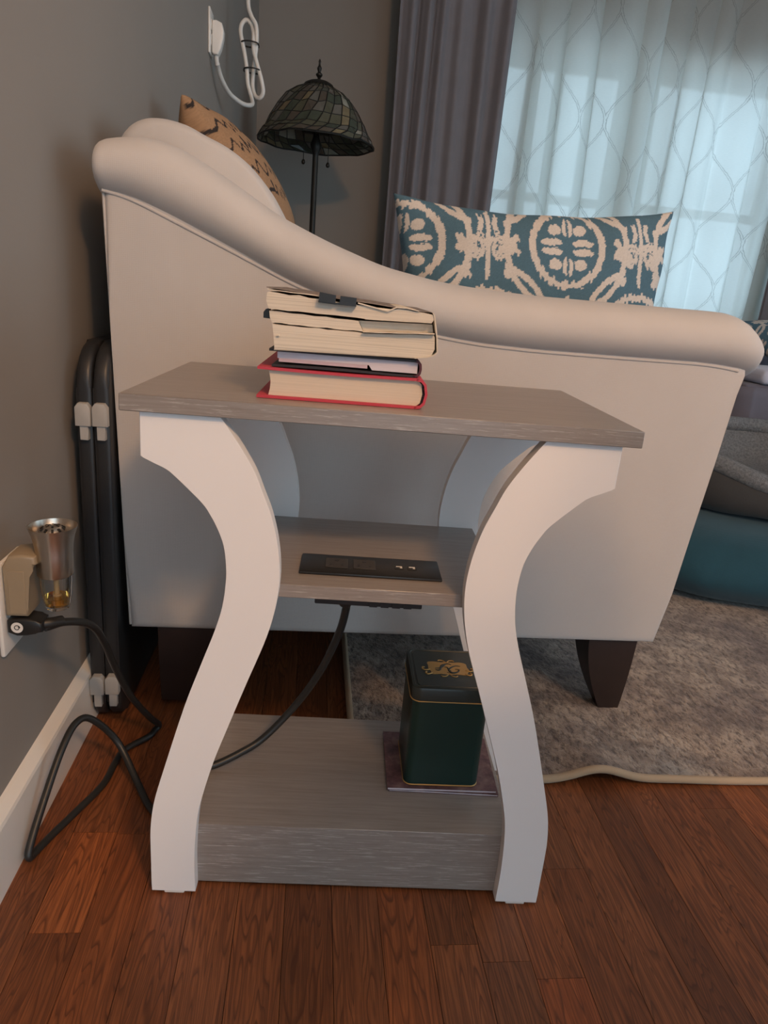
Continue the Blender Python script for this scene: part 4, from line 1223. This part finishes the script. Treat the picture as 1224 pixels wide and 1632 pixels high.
# ------------------------------------------------------------------ the person crouching beside the camera, out of frame (casts the shade at lower right)
per = empty('person', (.88, -.66, 0), 0, 'person in dark clothes crouching behind the camera', 'person')
J = {'pelvis': (0, -.10, .34), 'waist': (-.01, -.07, .52), 'chest': (-.02, 0, .76), 'neckb': (-.01, .04, .86), 'neck': (.01, .07, .90),
     'shl': (-.17, .02, .92), 'ell': (-.27, -.06, .70), 'wrl': (-.35, -.02, .74), 'shr': (.15, .02, .90), 'elr': (.10, -.02, .66), 'wrr': (-.20, .00, .72),
     'hpl': (-.09, -.08, .33), 'knl': (-.14, .20, .46), 'anl': (-.13, .03, .09), 'tol': (-.14, .17, .035), 'hpr': (.10, -.08, .33), 'knr': (.17, .17, .42), 'anr': (.15, 0, .09), 'tor': (.17, .15, .035)}
RD = {'pelvis': (.15, .13), 'waist': (.14, .115), 'chest': (.16, .12), 'neckb': (.085, .075), 'neck': (.055, .055), 'shl': (.068, .068), 'ell': (.048, .048), 'wrl': (.032, .028),
      'shr': (.068, .068), 'elr': (.048, .048), 'wrr': (.032, .028), 'hpl': (.095, .095), 'knl': (.068, .068), 'anl': (.045, .045), 'tol': (.042, .032), 'hpr': (.095, .095), 'knr': (.068, .068), 'anr': (.045, .045), 'tor': (.042, .032)}
ED = [('pelvis', 'waist'), ('waist', 'chest'), ('chest', 'neckb'), ('neckb', 'neck'), ('chest', 'shl'), ('shl', 'ell'), ('ell', 'wrl'), ('chest', 'shr'), ('shr', 'elr'), ('elr', 'wrr'),
      ('pelvis', 'hpl'), ('hpl', 'knl'), ('knl', 'anl'), ('anl', 'tol'), ('pelvis', 'hpr'), ('hpr', 'knr'), ('knr', 'anr'), ('anr', 'tor')]
def skin(name, J, RD, ED, root, mat, parent, sub=1):
    ks = list(J); me = bpy.data.meshes.new(name)
    me.from_pydata([J[k] for k in ks], [(ks.index(a), ks.index(b)) for a, b in ED], [])
    me.materials.append(mat)
    o = bpy.data.objects.new(name, me); link(o, parent)
    m1 = o.modifiers.new('skin', 'SKIN'); m1.use_smooth_shade = True
    for i, k in enumerate(ks):
        me.skin_vertices[0].data[i].radius = RD[k]
        me.skin_vertices[0].data[i].use_root = (k == root)
    m2 = o.modifiers.new('sub', 'SUBSURF'); m2.levels = sub; m2.render_levels = sub
    return o
per.scale = (1.06, 1.06, 1.06)
skin('clothed_body', J, RD, ED, 'pelvis', M['dark_clothes'], per, 2)
M['skin'] = simple('skin', (.50, .32, .24), .55, var=.05)
M['hair'] = simple('dark_hair', (.03, .02, .015), .6, var=.3, scale=120)
hd = bmesh.new()
bmesh.ops.create_uvsphere(hd, u_segments=28, v_segments=20, radius=1)
for v in hd.verts:
    x, y, z = v.co
    jaw = 1 - .28 * max(0, -z) ** 1.5
    v.co = Vector((x * .074 * jaw, y * .094 * (1 - .12 * max(0, -z)), z * .118))
    if y > .8 and -.25 < z < .15: v.co.y += .016 * (1 - abs(x) * 2.2) * (1 - abs(z + .05) * 3) if abs(x) < .3 else 0
hd_o = fin('head', hd, M['skin'], per, True); hd_o.location = (.02, .10, .985); hd_o.rotation_euler = (R(-18), 0, R(20))
hr = bmesh.new(); bmesh.ops.create_uvsphere(hr, u_segments=24, v_segments=16, radius=1)
for v in hr.verts: v.co = Vector((v.co.x * .083, v.co.y * .098 - .016, v.co.z * .115 + .022))
bmesh.ops.delete(hr, geom=[v for v in hr.verts if v.co.y > .045 and v.co.z < .07], context='VERTS')
fin('hair', hr, M['hair'], hd_o, True)
for sx, w, tilt in ((-1, 'wrl', 0), (1, 'wrr', 0)):
    wv = Vector(J[w]); d = Vector((-.05, .035, .02)).normalized(); sd = d.cross(Vector((0, 0, 1))).normalized(); upn = sd.cross(d)
    HJ = {'w': wv, 'p': wv + d * .045, 'p2': wv + d * .075}; HR = {'w': (.027, .022), 'p': (.036, .018), 'p2': (.036, .015)}; HE = [('w', 'p'), ('p', 'p2')]
    for fi, (off, ln) in enumerate(((-.027, .060), (-.009, .070), (.009, .066), (.027, .050))):
        b0 = wv + d * .080 + upn * off; b1 = b0 + d * ln * .5; b2 = b1 + (d * .6 + sd * .8 * sx).normalized() * ln * .5
        for nm, pt in (('a', b0), ('b', b1), ('c', b2)): HJ[f'{fi}{nm}'] = pt; HR[f'{fi}{nm}'] = (.009, .009)
        HE += [('p2', f'{fi}a'), (f'{fi}a', f'{fi}b'), (f'{fi}b', f'{fi}c')]
    t1 = wv + d * .035 + upn * .035; t2 = t1 + (d + upn * .6).normalized() * .032; t3 = t2 + d * .025
    for nm, pt in (('ta', t1), ('tb', t2), ('tc', t3)): HJ[nm] = pt; HR[nm] = (.010, .010)
    HE += [('p', 'ta'), ('ta', 'tb'), ('tb', 'tc')]
    skin('hand', {k: tuple(v) for k, v in HJ.items()}, HR, HE, 'p', M['skin'], per, 1)
